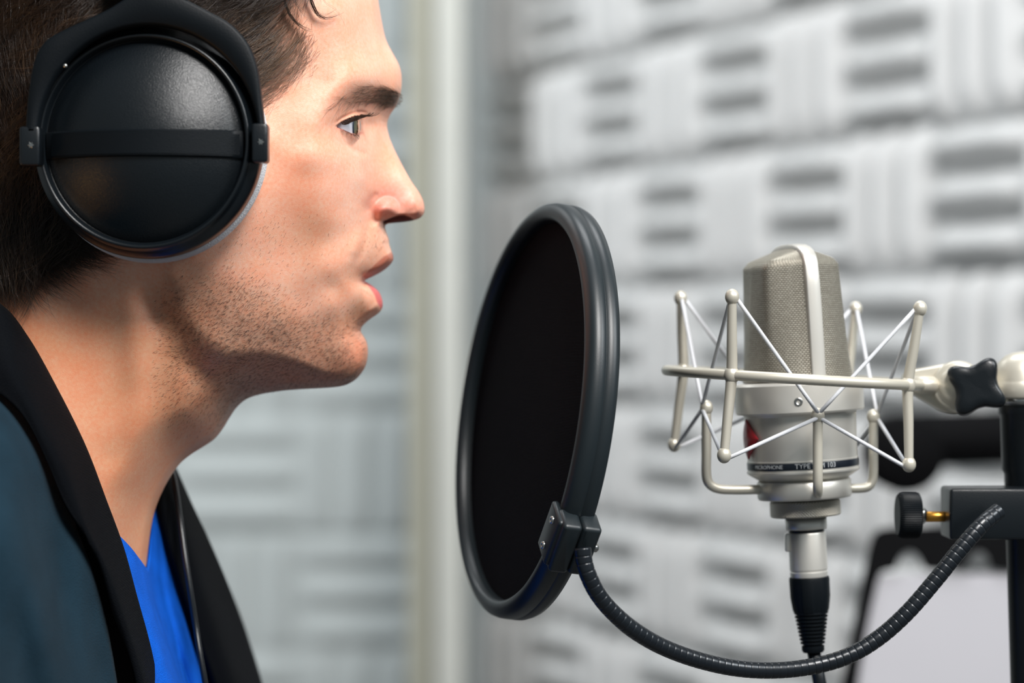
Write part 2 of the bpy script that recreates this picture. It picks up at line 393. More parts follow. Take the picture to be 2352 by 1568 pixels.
#@@HEAD
# ------------------------------------------------------------------ the man: side-on height field of half widths
sil = np.array([ # px, py, R(mm)
(350,-350,80),(480,-335,80),(620,-290,75),(730,-215,70),(800,-140,62),(845,-70,58),(866,-10,55),(872,20,55),(878,55,52),(887,92,46),
(902,122,38),(916,148,32),(922,172,28),(922,200,26),(917,225,20),(908,246,14),(897,262,9),(890,279,7),(890,296,6),(896,320,5),(910,352,4.6),
(928,387,4.6),(945,417,5),(961,440,6),(971,459,8),(975,477,9),(973,490,8),(965,500,6),(950,506,4.5),(930,509.5,4),(905,512,5),(889,514.5,8),
(885,520,12),(888,535,15),(893,549,16),(894,560,17),(899,576,18),(903,588,18),(902,599,17),(893,611,19),(878,623,26),(860,633,36),(845,640,44),
(838,645,46),(846,650,44),(858,658,34),(870,670,20),(877,685,15),(879,700,15),(876,711,14),(868,720,13),(852,731,15),(838,743,20),(830,753,24),
(829,761,24),(834,770,20),(841,782,18),(845,800,21),(844.5,820,22),(839,842,21),(828,860,19),(812,875,18),(790,885,18),(760,889.5,20),(700,893,22),
(650,897,24),(600,905,26),(567,916,27),(545,934,27),(528,958,26),(512,984,22),(492,1008,18),(467,1026,17),(441,1042,19),(417,1061,24),(397,1086,28),
(376,1122,28),(357,1168,24),(347,1212,20),(341,1255,18),(336,1305,18),(334,1370,20),(332,1500,25),(330,1640,25)], float)
backp = np.array([(350,-350,80),(200,-335,80),(50,-270,80),(-60,-160,80),(-120,-20,80),(-135,120,80),(-120,260,75),(-100,380,60),(-95,480,50),(-110,600,45),
(-140,750,45),(-180,900,50),(-220,1050,60),(-250,1300,70),(-250,1640,70)], float)
def dens(p, n): return catmull(p, n)
FS = dens(sil, 2200); BS = dens(backp, 500)
FS[:, 1] = np.maximum.accumulate(FS[:, 1] + np.arange(len(FS)) * 1e-6); BS[:, 1] = np.maximum.accumulate(BS[:, 1] + np.arange(len(BS)) * 1e-6)

ctl = np.array([
(350,-290,66),(350,-150,76),(350,0,79),(350,200,79),(100,-250,66),(100,0,78),(100,200,79),(-60,0,50),(-70,200,50),(-50,400,48),(600,-230,60),(600,-100,68),(700,-120,60),(790,-60,50),
(600,0,71),(600,100,71),(600,200,70),(700,0,66),(700,100,64),(690,190,64),(650,230,67),(800,0,53),(800,100,50),(855,50,38),(868,130,33),(890,190,26),(910,190,20),
(750,190,57),(740,240,59),(790,222,54.5),(830,205,48),(870,200,37),(900,215,24),(910,232,17),(905,170,24),
(730,285,61),(755,290,54),(765,265,55),(795,248,49),(830,240,40),(865,245,26),(885,255,14),
(835,285,26),(850,300,19.5),(866,300,14),(880,300,9),(845,335,24),(866,335,14.5),(885,335,8.5),(800,340,42),(820,330,36),(770,330,50),
(895,370,9),(878,370,13),(860,370,19),(840,370,28),(910,410,9.5),(890,410,12),(870,410,16.5),(850,410,23),(830,410,33),
(950,470,9),(930,450,9),(930,480,9.5),(905,450,10.5),(905,480,10.5),(880,445,13),(862,450,17),(848,452,21),(838,455,26),
(848,480,16.5),(840,480,21),(828,480,29),(848,505,17),(838,505,22),(822,505,31),
(720,350,63),(680,330,66),(640,310,69),(760,345,54),(800,380,43),(800,430,42),(770,400,51),(740,430,57),(700,410,63),(650,400,68),(600,350,71),(600,430,71),
(790,480,42),(750,500,51),(700,490,59),(650,490,64),(600,500,68),(550,560,68),(790,540,39),(750,560,46),(700,560,54),(650,570,59),(600,590,62),(500,600,68),(430,600,69),(350,560,72),
(870,530,14),(855,540,19),(835,545,26),(815,555,33),(875,575,15),(850,580,22),(825,590,29),(800,600,36),(885,590,12),(858,612,17),(835,625,23),(815,640,29),(795,643,33.5),(760,620,43),(760,660,38),(720,640,47),
(700,690,45),(650,650,55),(600,680,57),(550,660,62),(560,730,57),(480,680,64),(430,660,66),(440,720,61),(500,760,57),(580,790,50),(640,790,44),(650,740,49),(700,750,40),(700,800,35),(640,840,37),(700,850,28),
(760,700,36),(760,750,30),(760,800,26),(760,850,20),(800,690,28.5),(830,690,21),(855,700,15),(800,740,23),(825,740,16),(800,790,22),(825,800,17),(800,840,18),(640,875,28),(580,850,40),(540,820,48),(580,885,27),(520,870,40),(480,830,50),
(420,760,57),(380,700,61),(320,640,63),(470,880,44),(430,840,51),(390,800,57),(520,920,27),(470,940,33),(480,990,20),(430,940,42),(430,1000,29),(400,900,50),(400,980,40),(400,1040,25),
(350,760,60),(350,850,58),(350,950,52),(350,1020,43),(360,1090,28),(350,1140,20),(300,700,62),(300,800,60.5),(300,900,58),(300,1000,54),(300,1100,46),(300,1180,38),(330,1200,20),(310,1260,32),(320,1320,22),
(250,650,64),(250,800,61),(250,950,59),(250,1050,56),(250,1150,52),(250,1250,48),(150,650,62),(150,800,62),(150,950,64),(150,1100,66),(50,650,58),(50,800,60),(50,950,66),(50,1100,72),
(-50,650,48),(-80,800,50),(-100,1000,60),(0,1300,80),(150,1300,72),(250,1400,55),(0,1600,80),(200,1600,65),(300,1600,40),(-150,1300,70)], float)
def tps_fit(xy, v, lam=0.02):
    X = xy / 100.0; n = len(X)
    d = np.linalg.norm(X[:, None] - X[None], axis=-1); K = np.where(d > 0, d**2 * np.log(d + 1e-12), 0) + lam * np.eye(n)
    Pm = np.c_[np.ones(n), X]; A = np.zeros((n + 3, n + 3)); A[:n, :n] = K; A[:n, n:] = Pm; A[n:, :n] = Pm.T
    s = np.linalg.solve(A, np.r_[v, 0, 0, 0]); return X, s
def tps_eval(fit, x, y):
    X, s = fit; sh = x.shape; q = np.stack([x.ravel(), y.ravel()], -1) / 100.0; out = np.empty(len(q))
    for i in range(0, len(q), 20000):
        qq = q[i:i + 20000]; d2 = (qq[:, None, 0] - X[None, :, 0])**2 + (qq[:, None, 1] - X[None, :, 1])**2
        out[i:i + 20000] = 0.5 * (d2 * np.log(d2 + 1e-12)) @ s[:-3] + s[-3] + qq @ s[-2:]
    return out.reshape(sh)
FIT = tps_fit(ctl[:, :2], ctl[:, 2])
def smin(a, b, k):
    h = np.clip(0.5 + 0.5 * (b - a) / k, 0, 1); return b * (1 - h) + a * h - k * h * (1 - h)
def smax(a, b, k): return -smin(-a, -b, k)
def seg_dist(x, y, poly):
    """distance to dense polyline, plus interpolated third column"""
    sh = x.shape; q = np.stack([x.ravel(), y.ravel()], -1); out = np.full(len(q), 1e9); R = np.zeros(len(q))
    a = poly[:-1, :2]; b = poly[1:, :2]; ab = b - a; L2 = (ab**2).sum(1) + 1e-9
    for i in range(0, len(q), 4000):
        qq = q[i:i + 4000]; t = np.clip(((qq[:, None] - a[None]) * ab[None]).sum(-1) / L2, 0, 1)
        dd = ((qq[:, None] - a[None] - t[..., None] * ab[None])**2).sum(-1)
        k = dd.argmin(1); ar = np.arange(len(qq)); out[i:i + 4000] = np.sqrt(dd[ar, k]); tt = t[ar, k]
        R[i:i + 4000] = poly[k, 2] * (1 - tt) + poly[k + 1, 2] * tt
    return out.reshape(sh), R.reshape(sh)
CFS = catmull(sil, 300); CBS = catmull(backp, 80)
def sstep(a, b, x): t = np.clip((x - a) / (b - a), 0, 1); return t * t * (3 - 2 * t)
BETA = 5.0
def cap_exact(x, y, poly):
    sh = x.shape; q = np.stack([x.ravel(), y.ravel()], -1); out = np.empty(len(q)); dm = np.empty(len(q))
    a = poly[:-1, :2]; ab = poly[1:, :2] - a; L2 = (ab**2).sum(1) + 1e-9; r0 = poly[:-1, 2]; r1 = poly[1:, 2] - r0
    for i in range(0, len(q), 4000):
        qq = q[i:i + 4000]; t = np.clip(((qq[:, None] - a[None]) * ab[None]).sum(-1) / L2, 0, 1)
        dd = np.sqrt(((qq[:, None] - a[None] - t[..., None] * ab[None])**2).sum(-1)) * (S * 1000)
        c2 = 2 * (r0 + t * r1) * dd + BETA * dd * dd
        out[i:i + 4000] = np.sqrt(c2.min(1)); dm[i:i + 4000] = dd.min(1)
    return out.reshape(sh), dm.reshape(sh)
GX = np.arange(-300, 1040, 4.0); GY = np.arange(-400, 1700, 4.0)
def blur(A, n):
    for ax_ in (0, 1):
        for _ in range(3):
            P_ = np.pad(A, [(n, n) if a_ == ax_ else (0, 0) for a_ in (0, 1)], 'edge'); cs_ = np.cumsum(P_, axis=ax_)
            z_ = np.zeros_like(np.take(cs_, [0], ax_)); cs_ = np.concatenate([z_, cs_], ax_)
            k_ = 2 * n + 1; m_0 = A.shape[ax_]
            A = (np.take(cs_, range(k_, k_ + m_0), ax_) - np.take(cs_, range(0, m_0), ax_)) / k_
    return A
_gx, _gy = np.meshgrid(GX, GY)
CAPB = [blur(cap_exact(_gx, _gy, p_)[0], 4) for p_ in (CFS, CBS)]
def bil(A, x, y):
    u = np.clip((x - GX[0]) / 4.0, 0, len(GX) - 1.001); v = np.clip((y - GY[0]) / 4.0, 0, len(GY) - 1.001)
    i = u.astype(int); j = v.astype(int); fu = u - i; fv = v - j
    return A[j, i] * (1 - fu) * (1 - fv) + A[j, i + 1] * fu * (1 - fv) + A[j + 1, i] * (1 - fu) * fv + A[j + 1, i + 1] * fu * fv
def capv(x, y, k):
    e, d = cap_exact(x, y, (CFS, CBS)[k]); t = sstep(1.0, 4.5, d)
    return e * (1 - t) + bil(CAPB[k], x, y) * t
def gauss(x, y, cx, cy, sx, sy, ang=0):
    c, s_ = math.cos(ang), math.sin(ang); u = (x - cx) * c + (y - cy) * s_; v = -(x - cx) * s_ + (y - cy) * c
    return np.exp(-0.5 * ((u / sx)**2 + (v / sy)**2))
def line_g(x, y, pts, sig):
    pl = np.c_[catmull(pts, 40), np.zeros(40)]; d, _ = seg_dist(x, y, pl); return np.exp(-0.5 * (d / sig)**2)
MM = 1 / (S * 1000)      # px per mm
EC = (758.0, 289.0, 32.0); ER = 12.2      # eyeball centre (px, px, mm) and radius (mm)
def up_margin(x): return np.interp(x, [768, 776, 786, 800, 815, 830, 845], [291, 287, 280, 273.5, 268, 266, 270])
def lo_margin(x): return np.interp(x, [768, 776, 786, 798, 808, 818, 830], [292, 293, 296, 301.5, 306, 308, 304])
def Wf(x, y, fine=True):
    """half width of head and neck in mm at photo position"""
    b = tps_eval(FIT, x, y)
    # folds and soft forms
    b += 1.4 * gauss(x, y, 890, 205, 22, 14, -0.2)
    b -= 1.8 * gauss(x, y, 852, 283, 14, 14)
    b += 0.9 * line_g(x, y, [(836, 498), (826, 540), (814, 575)], 9) - 0.5 * line_g(x, y, [(849, 512), (842, 545), (828, 585), (812, 615)], 6)
    b -= 1.3 * gauss(x, y, 822, 645, 10, 8); b += 0.4 * gauss(x, y, 800, 640, 10, 22)
    b -= 1.5 * gauss(x, y, 826, 752, 22, 7, -0.45)
    b -= 0.8 * line_g(x, y, [(800, 333), (818, 345), (836, 352)], 5)      # tear trough
    b += 0.7 * gauss(x, y, 800, 322, 20, 7, 0.5)
    b += 1.6 * line_g(x, y, [(390, 640), (430, 730), (500, 795), (590, 842), (700, 866)], 22) # mandible edge
    b -= 2.2 * line_g(x, y, [(350, 690), (400, 790), (460, 862), (540, 895)], 24)
    b += 1.5 * line_g(x, y, [(300, 640), (310, 800), (320, 960), (325, 1150), (318, 1250)], 26)  # neck muscle
    b -= 1.2 * line_g(x, y, [(390, 830), (385, 1000), (352, 1130)], 22)
    b += 1.0 * line_g(x, y, [(620, 330), (690, 355), (760, 365)], 26)
    b -= 0.7 * gauss(x, y, 700, 560, 60, 70)
    # wing of the nose
    r2 = ((x - 879) / 34)**2 + ((y - 480) / 29)**2
    ala = 17.4 - 7.0 * r2
    b = b - 0.9 * line_g(x, y, [(862, 448), (849, 462), (844, 480), (848, 500), (860, 512)], 4.5)
    b = np.where(r2 < 2.2, smax(b, ala, 3.6), b)
    # tip ball
    r2 = ((x - 948) / 34)**2 + ((y - 474) / 34)**2
    b = np.where(r2 < 2, smax(b, 9.8 - 4.0 * r2, 2.0), b)
    # nostril opening below the wing's rim
    rim = np.interp(x, [868, 878, 890, 902, 916, 930, 944, 956], [516, 507, 502, 497, 493, 492, 497, 509])
    t = sstep(-2.0, 4.0, y - rim) * sstep(874, 884, x) * sstep(962, 952, x) * (y < 516)
    b = b * (1 - t) + np.minimum(b, 3.2) * t
    # silhouette rounding
    inr = (y > -356)
    cf = capv(x, y, 0); cb = capv(x, y, 1)
    k = 0.16 * np.maximum(b, 6)
    q = smin(b, cf, k); q = smin(q, cb, 0.16 * np.maximum(q, 6))
    b = q
    # eyelids on the ball, opening between them
    dx = (x - EC[0]) / MM; dy = (y - EC[1]) / MM; rr = dx**2 + dy**2
    lid = EC[2] + np.sqrt(np.clip((ER + 1.25)**2 - rr, 0, None)) - np.where(rr > (ER + 1.25)**2, 50, 0)
    lidmask = sstep(750, 772, x)
    lid = lid - (1 - lidmask) * 6
    b = smax(b, lid, 2.4)
    um, lm = up_margin(x), lo_margin(x)
    b -= 1.0 * np.exp(-0.5 * ((y - (um - 10)) / 2.6)**2) * sstep(765, 785, x) * sstep(852, 835, x)      # lid crease
    op = sstep(-1.2, 1.2, y - um) * sstep(1.2, -1.2, y - lm) * sstep(772, 777, x)
    ball = EC[2] + np.sqrt(np.clip(ER**2 - rr, 0, None))
    b = b * (1 - op) + np.minimum(b, np.where(rr < ER**2, ball - 3.0, b)) * op
    return np.clip(b, 0, None)

# rows: dense in view, coarse outside
nf = len(FS); step = np.linalg.norm(np.diff(FS[:, :2], axis=0), axis=1); L = np.r_[0, np.cumsum(step)]
want = [0.0]
while want[-1] < L[-1] - 1:
    yy = np.interp(want[-1], L, FS[:, 1])
    st = 9 if yy < -20 or yy > 1330 else (1.9 if 140 < yy < 780 else 3.4)
    want.append(want[-1] + st)
want = np.array(want[1:])
xf = np.interp(want, L, FS[:, 0]); zf = np.interp(want, L, FS[:, 1])
NR = len(want); xb = np.interp(zf, BS[:, 1], BS[:, 0])
NC = 330
s = np.linspace(0, 1, NC); sg = 0.55 * s**2 + 0.45 * s**2.0
sg = np.where(s < 0.999, s**1.75, 1)
PX = xf[:, None] - (xf - xb)[:, None] * sg[None]; PY = np.repeat(zf[:, None], NC, 1)
Wn = Wf(PX, PY); Wn[:, 0] = 0; Wn[:, -1] = 0

def sk(r, g, b): return np.array(s2l(r, g, b))
def tintf(x, y):
    base = np.ones(x.shape + (3,)) * sk(232, 178, 152)
    def mix(c, m): 
        nonlocal base
        m = np.clip(m, 0, 1)[..., None]; base = base * (1 - m) + np.array(c) * m
    nz = np.sin(x * 0.031 + 1.3 * np.sin(y * 0.027)) * np.sin(y * 0.037 + 1.1 * np.sin(x * 0.023))
    mix(sk(228, 158, 122), 0.3 * np.clip(nz, 0, 1))
    mix(sk(216, 142, 108), 0.6 * gauss(x, y, 690, 430, 55, 45, 0.7))
    mix(sk(224, 154, 122), 0.45 * gauss(x, y, 640, 300, 50, 60))
    mix(sk(240, 192, 170), 0.6 * gauss(x, y, 790, 440, 45, 60))
    mix(sk(208, 100, 86), 0.6 * gauss(x, y, 872, 482, 16, 18)); mix(sk(216, 120, 110), 0.55 * gauss(x, y, 900, 455, 30, 26))
    mix(sk(222, 150, 135), 0.5 * gauss(x, y, 940, 475, 30, 25))
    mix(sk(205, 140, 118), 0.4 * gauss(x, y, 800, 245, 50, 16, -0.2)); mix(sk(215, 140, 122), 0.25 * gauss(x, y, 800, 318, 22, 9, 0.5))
    # neck ruddier and darker
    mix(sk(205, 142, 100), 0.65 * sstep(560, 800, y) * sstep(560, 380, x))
    # beard area
    bz = sstep(0, 60, y - np.interp(x, [150, 330, 420, 600, 700, 790, 830, 850], [900, 640, 560, 640, 700, 690, 640, 700])) 
    bz = bz * sstep(330, 400, x) * sstep(1010, 930, y)
    bz = np.maximum(bz, 0.55 * gauss(x, y, 865, 560, 28, 22))
    mix(sk(150, 108, 78), 0.42 * bz)
    mix(sk(186, 128, 92), 0.5 * gauss(x, y, 715, 545, 40, 60))  # shading of the cheek hollow, put into the skin colour
    mix(sk(235, 150, 118), 0.5 * gauss(x, y, 825, 810, 22, 32))
    # nostril, its inner shade painted as dark red
    rim = np.interp(x, [868, 878, 890, 902, 916, 930, 944, 956], [516, 507, 502, 497, 493, 492, 497, 509])
    mix(sk(96, 40, 32), sstep(-1, 4, y - rim) * sstep(876, 886, x) * sstep(958, 946, x) * (y < 512))
    # lips
    ul = sstep(-3, 3, y - np.interp(x, [828, 850, 880, 905], [640, 618, 590, 575])) * sstep(824, 836, x) * (y < 646)
    mix(sk(178, 104, 84), 0.85 * ul)
    ll = sstep(0, 6, x - np.interp(y, [645, 655, 675, 700, 718], [828, 842, 856, 866, 880])) * (y > 645) * (y < 716)
    mix(sk(205, 88, 92), 0.9 * ll)
    # lid rims
    um, lm = up_margin(x), lo_margin(x)
    inx = sstep(768, 776, x) * sstep(840, 828, x)
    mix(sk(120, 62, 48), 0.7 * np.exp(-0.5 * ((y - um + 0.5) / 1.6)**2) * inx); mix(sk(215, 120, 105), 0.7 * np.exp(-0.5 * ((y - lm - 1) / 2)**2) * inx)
    mix(sk(165, 95, 75), 0.5 * np.exp(-0.5 * ((y - (um - 10)) / 2.5)**2) * inx)  # lid crease: shade painted as darker skin
    # brow hair root and scalp tint
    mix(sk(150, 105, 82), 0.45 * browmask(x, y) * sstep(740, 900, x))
    mix(sk(78, 52, 38), hairmask(x, y) * np.interp(hairline_x(y) - x, [-20, 90], [0.15, 0.95]))
    return base
def brow_top(x): return np.interp(x, [742, 780, 820, 850, 880, 905, 925], [252, 222, 203, 196, 200, 207, 215])
def brow_bot(x): return np.interp(x, [742, 780, 820, 850, 880, 905, 925], [262, 250, 240, 236, 242, 246, 240])
def browmask(x, y): return sstep(-6, 6, y - brow_top(x)) * sstep(6, -6, y - brow_bot(x)) * sstep(745, 800, x)
HL = [(-400, -400, 1000), (-400, 1000, 0)]
def hairline_x(y): return np.interp(y, [-400, -110, -60, -22, 0, 50, 90, 140, 175, 205, 225, 250], [860, 790, 735, 672, 650, 664, 690, 686, 655, 622, 602, 585])
def hairmask(x, y):
    a = sstep(22, -22, x - hairline_x(y)) * sstep(262, 240, y)
    nape = sstep(20, -30, y - np.interp(x, [-200, 0, 60, 120, 180, 230, 300], [660, 665, 650, 618, 590, 555, 470])) * (y >= 240) * sstep(300, 250, x)
    return np.clip(np.maximum(a, nape) + (y < 250) * (x < 560), 0, 1)
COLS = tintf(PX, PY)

near = P(PX, PY, -Wn / 1000)
stp = 4; ci = list(range(0, NC, stp)); ci = ci if ci[-1] == NC - 1 else ci + [NC - 1]
ci = np.array(ci); Wfar = Wn[:, ci] / 1000
mid = P(PX[:, ci], PY[:, ci], 0.0)
far = mid.copy(); far[..., 1] = Wfar; far[..., 0] += Wfar * (mid[..., 0] / D - 0.012)
nv = NR * NC
Vb = np.concatenate([near.reshape(-1, 3), far[:, 1:-1].reshape(-1, 3)])
Fn = gridF(NR, NC, flip=False)
m_ = len(ci) - 2
idx = np.empty((NR, len(ci)), int); idx[:, 0] = np.arange(NR) * NC; idx[:, -1] = np.arange(NR) * NC + NC - 1
idx[:, 1:-1] = nv + np.arange(NR * m_).reshape(NR, m_)
Ff = np.stack([idx[:-1, :-1], idx[1:, :-1], idx[1:, 1:], idx[:-1, 1:]], -1).reshape(-1, 4)
Fb = np.concatenate([Fn, Ff])
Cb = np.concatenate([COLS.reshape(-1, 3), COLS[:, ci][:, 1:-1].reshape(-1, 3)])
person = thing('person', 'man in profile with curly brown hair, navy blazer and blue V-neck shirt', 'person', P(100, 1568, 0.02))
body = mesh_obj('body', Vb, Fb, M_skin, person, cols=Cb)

# eyeball with iris and bulging cornea; gaze to the right
ec = P(EC[0], EC[1], -EC[2] / 1000); gz = np.array([1, -0.12, -0.03]); gz /= np.linalg.norm(gz)
th = np.linspace(0, math.pi, 90); rad = np.full(90, ER)
cb = np.cos(th) > math.cos(math.radians(30)); tt = th / math.radians(30)
rad = rad + np.where(cb, 1.9 * (1 - np.clip(tt, 0, 1)**2), 0) * 0.55
V, F = latheVF(np.stack([np.sin(th) * rad, np.cos(th) * rad], -1) / 1000, ec, gz, 64, ref=(0, 0, 1))
ang = np.repeat(th, 64)
colr = np.ones((len(ang), 3)) * sk(226, 228, 236)
ir = np.degrees(ang); phi = np.tile(np.linspace(0, 2 * math.pi, 64, endpoint=False), 90)
colr[ir < 29] = sk(30, 42, 58); m1 = ir < 26; colr[m1] = sk(98, 98, 78); colr[ir < 10] = sk(8, 8, 8)
mesh_obj('eye', V, np.array([f for f in F]), M_eye, person, cols=colr)
#@@HAIR
# ------------------------------------------------------------------ hair
def strandsVF(Q, r0, r1=0.15):
    """Q (n,k,3) polylines, radius tapering r0 -> r0*r1, triangular section"""
    n, k, _ = Q.shape
    T = np.gradient(Q, axis=1); T /= np.linalg.norm(T, axis=-1, keepdims=True) + 1e-12
    A = np.cross(T, np.array([0.03, -1, 0.02])); A /= np.linalg.norm(A, axis=-1, keepdims=True) + 1e-9; B = np.cross(T, A)
    r0 = np.broadcast_to(np.asarray(r0, float), (n,)); rr = r0[:, None] * (1 - (1 - r1) * np.linspace(0, 1, k)[None]**1.5)
    V = np.stack([Q + rr[..., None] * (math.cos(a) * A + math.sin(a) * B) for a in (0.5, 0.5 + 2.094, 0.5 + 4.189)], 2)   # n,k,3,3
    V = V.reshape(-1, 3); base = (np.arange(n)[:, None, None] * k + np.arange(k - 1)[None, :, None]) * 3
    j = np.arange(3)[None, None]; j1 = (j + 1) % 3
    F = np.stack([base + j, base + j1, base + 3 + j1, base + 3 + j], -1).reshape(-1, 4)
    return V, F
def grow(x, y, ang, length, k, lift0, lift1, curl=0.0, curlf=1.0, wob=0.0, lead=None, clump=None):
    """grow strands over the skin: start px, heading (image degrees, 0 right, 90 down)"""
    n = len(x); X = np.empty((n, k)); Y = np.empty((n, k)); a = np.radians(ang); st = length / (k - 1); ph = rng.uniform(0, 6.28, n)
    X[:, 0] = x; Y[:, 0] = y
    for i in range(1, k):
        aa = a + curl * (i / (k - 1)) + wob * np.sin(ph + i * curlf)
        X[:, i] = X[:, i - 1] + np.cos(aa) * st; Y[:, i] = Y[:, i - 1] + np.sin(aa) * st
    if clump is not None:
        cid, amt = clump; t = np.linspace(0, 1, k)[None]**1.2 * amt
        X = X * (1 - t) + X[cid] * t; Y = Y * (1 - t) + Y[cid] * t
    Wv = Wf(X, Y)
    for i in range(1, k): Wv[:, i] = np.maximum(Wv[:, i], Wv[:, i - 1] - 0.18 * st / MM * 3)
    tt = np.linspace(0, 1, k)[None]
    Z = Wv + lift0 + (np.asarray(lift1).reshape(-1, 1) if np.ndim(lift1) else lift1) * np.sin(tt * 1.9)
    Z = np.where(np.hypot(X - 345, Y - 328) < 266, np.minimum(Z, 74), Z)
    return P(X, Y, -Z / 1000)
def scatter(n, x0, x1, y0, y1, fn):
    xs = []; ys = []; c = 0
    while c < n:
        x = rng.uniform(x0, x1, n * 3); y = rng.uniform(y0, y1, n * 3); m = rng.uniform(0, 1, n * 3) < fn(x, y)
        xs.append(x[m]); ys.append(y[m]); c += m.sum()
    return np.concatenate(xs)[:n], np.concatenate(ys)[:n]
def clumps(x, y, size):
    """index of the clump leader for each strand"""
    key = np.floor(x / size) * 7919 + np.floor(y / size); _, inv = np.unique(key, return_inverse=True)
    first = {}; out = np.empty(len(x), int)
    for i, q in enumerate(inv):
        if q not in first: first[q] = i
        out[i] = first[q]
    return out
parts = []; partl = []
# temple and forehead hairline
x, y = scatter(4200, 470, 730, -60, 235, lambda x, y: sstep(16, -70, x - hairline_x(y) + rng.normal(0, 9, x.shape)))
a = 150 - 0.12 * (y - 40) - 0.06 * (x - 600) + rng.normal(0, 12, len(x)) 
a = np.interp(y, [-60, 60, 150, 230], [118, 128, 137, 142]) + rng.normal(0, 9, len(x))
cl = clumps(x, y, 42)
Q = grow(x, y, a, np.interp(x, [560, 700], [190, 80]) * rng.uniform(0.6, 1.1, len(x)), 11, 0.2, rng.uniform(1, 6, len(x)), curl=0.45, wob=0.16, curlf=0.6, clump=(cl, 0.45))
sel = rng.uniform(0, 1, len(x)) < np.clip((x - 560) / 110, 0.35, 0.9)
parts.append(strandsVF(Q[~sel], rng.uniform(0.00005, 0.00012, (~sel).sum()))); partl.append(strandsVF(Q[sel], rng.uniform(0.00004, 0.00008, sel.sum())))
# fine fuzz at the hairline
x, y = scatter(700, 590, 760, 0, 250, lambda x, y: np.exp(-0.5 * ((x - hairline_x(y) - 12) / 16)**2))
Q = grow(x, y, np.interp(y, [0, 120, 240], [95, 120, 150]) + rng.normal(0, 16, len(x)), rng.uniform(30, 70, len(x)), 7, 0.1, 0.8, curl=0.3)
partl.append(strandsVF(Q, 0.00004))
# crown and back, wavy
x, y = scatter(8500, -110, 480, -200, 520, lambda x, y: ((((x - 340) / 225)**2 + ((y - 330) / 225)**2) > 1) * 1.0)
a = np.interp(x, [-110, 60, 300, 480], [84, 96, 150, 160]) + rng.normal(0, 14, len(x))
cl = clumps(x + 12 * np.sin(y / 30), y, 46)
Q = grow(x, y, a, rng.uniform(140, 280, len(x)), 16, 0.5, rng.uniform(2, 10, len(x)), wob=0.5, curlf=0.55, clump=(cl, 0.7))
sel = rng.uniform(0, 1, len(x)) < 0.13
parts.append(strandsVF(Q[~sel], rng.uniform(0.00007, 0.00015, (~sel).sum()))); partl.append(strandsVF(Q[sel], rng.uniform(0.00005, 0.0001, sel.sum())))
# crown above the frame and the far side of the head
x, y = scatter(6500, -110, 800, -345, -30, lambda x, y: sstep(10, -30, x - hairline_x(y)) * (x < np.interp(y, FS[:, 1], FS[:, 0]) - 4) * (x > np.interp(y, BS[:, 1], BS[:, 0]) + 4))
cl = clumps(x, y, 46)
a = np.interp(x, [-110, 100, 350, 600, 800], [95, 140, 175, 160, 120]) + rng.normal(0, 14, len(x))
Qc = grow(x, y, a, rng.uniform(120, 220, len(x)), 12, 0.5, rng.uniform(4, 12, len(x)), wob=0.5, curlf=0.6, clump=(cl, 0.6))
parts.append(strandsVF(Qc, 0.00013))
for q_ in (Qc[::2], Q[::2]):
    qm = q_.copy(); yn = -q_[..., 1]; xm = q_[..., 0] * D / (D - yn); qm[..., 1] = yn; qm[..., 0] = xm * (1 + yn / D) - 0.012 * yn - 0.002
    parts.append(strandsVF(qm, 0.00014))
# nape
x, y = scatter(4200, -60, 210, 430, 650, lambda x, y: hairmask(x, y) * 1.0)
a = np.interp(x, [-60, 80, 210], [75, 48, 25]) + 0.05 * (y - 550) + rng.normal(0, 20, len(x))
cl = clumps(x, y, 20)
Q = grow(x, y, a, rng.uniform(60, 125, len(x)), 9, 0.1, rng.uniform(1, 6, len(x)), curl=-0.35, wob=0.15, clump=(cl, 0.3))
parts.append(strandsVF(Q, rng.uniform(0.00004, 0.00009, len(x))))
# loose curls over the forehead
def bundle(pts, n, spread, r=0.00011, k=22, fan=1.0):
    c = catmull(pts, k); out = []
    for i in range(n):
        off = rng.normal(0, spread, 2); t = np.linspace(0, 1, k)
        sp = 0.5 + fan * t**2; o2_ = rng.normal(0, spread * 1.5, 2)
        q = c[:, :2] + off[None] * sp[:, None] + o2_[None] * (t**3)[:, None] + 1.2 * np.sin(t[:, None] * 9 + rng.uniform(0, 6, 2))
        cut = max(8, int(k * rng.uniform(0.6, 1.0))); q = catmull(q[:cut], k)
        out.append(q)
    out = np.array(out); dz = Wf(out[..., 0], out[..., 1]) + 1.5 + rng.uniform(0, 2.5, (n, 1)) + 2.0 * np.linspace(1, 0, k)[None]
    return strandsVF(P(out[..., 0], out[..., 1], -dz / 1000), r, 0.3)
parts.append(bundle([(650, -60, 66), (652, -10, 66), (662, 25, 65), (680, 50, 63), (705, 66, 61), (732, 69, 58)], 26, 1.6))
parts.append(bundle([(700, -60, 62), (708, -15, 61), (718, 12, 59), (728, 32, 57), (745, 42, 55), (765, 38, 52), (788, 24, 49)], 34, 2.6))
parts.append(bundle([(735, -30, 58), (745, 5, 57), (770, 20, 53), (790, 50, 50), (796, 85, 49)], 2, 2.0, 0.00004))
parts.append(bundle([(655, -30, 67), (680, 10, 66), (700, 40, 64), (716, 60, 60)], 6, 3.0, 0.00005))
parts.append(bundle([(560, -20, 76), (552, 20, 77), (556, 50, 76), (572, 66, 75)], 26, 3.0))
parts.append(bundle([(520, -30, 78), (545, 0, 78), (572, 20, 77), (600, 60, 74), (612, 110, 72)], 18, 5.0))
partl.append(bundle([(650, 135, 68), (630, 155, 70), (600, 172, 72)], 8, 4.0, 0.00006))
def join(ps):
    V = []; F = []; n = 0
    for v, f in ps: V.append(v); F.append(f + n); n += len(v)
    return np.concatenate(V), np.concatenate(F)
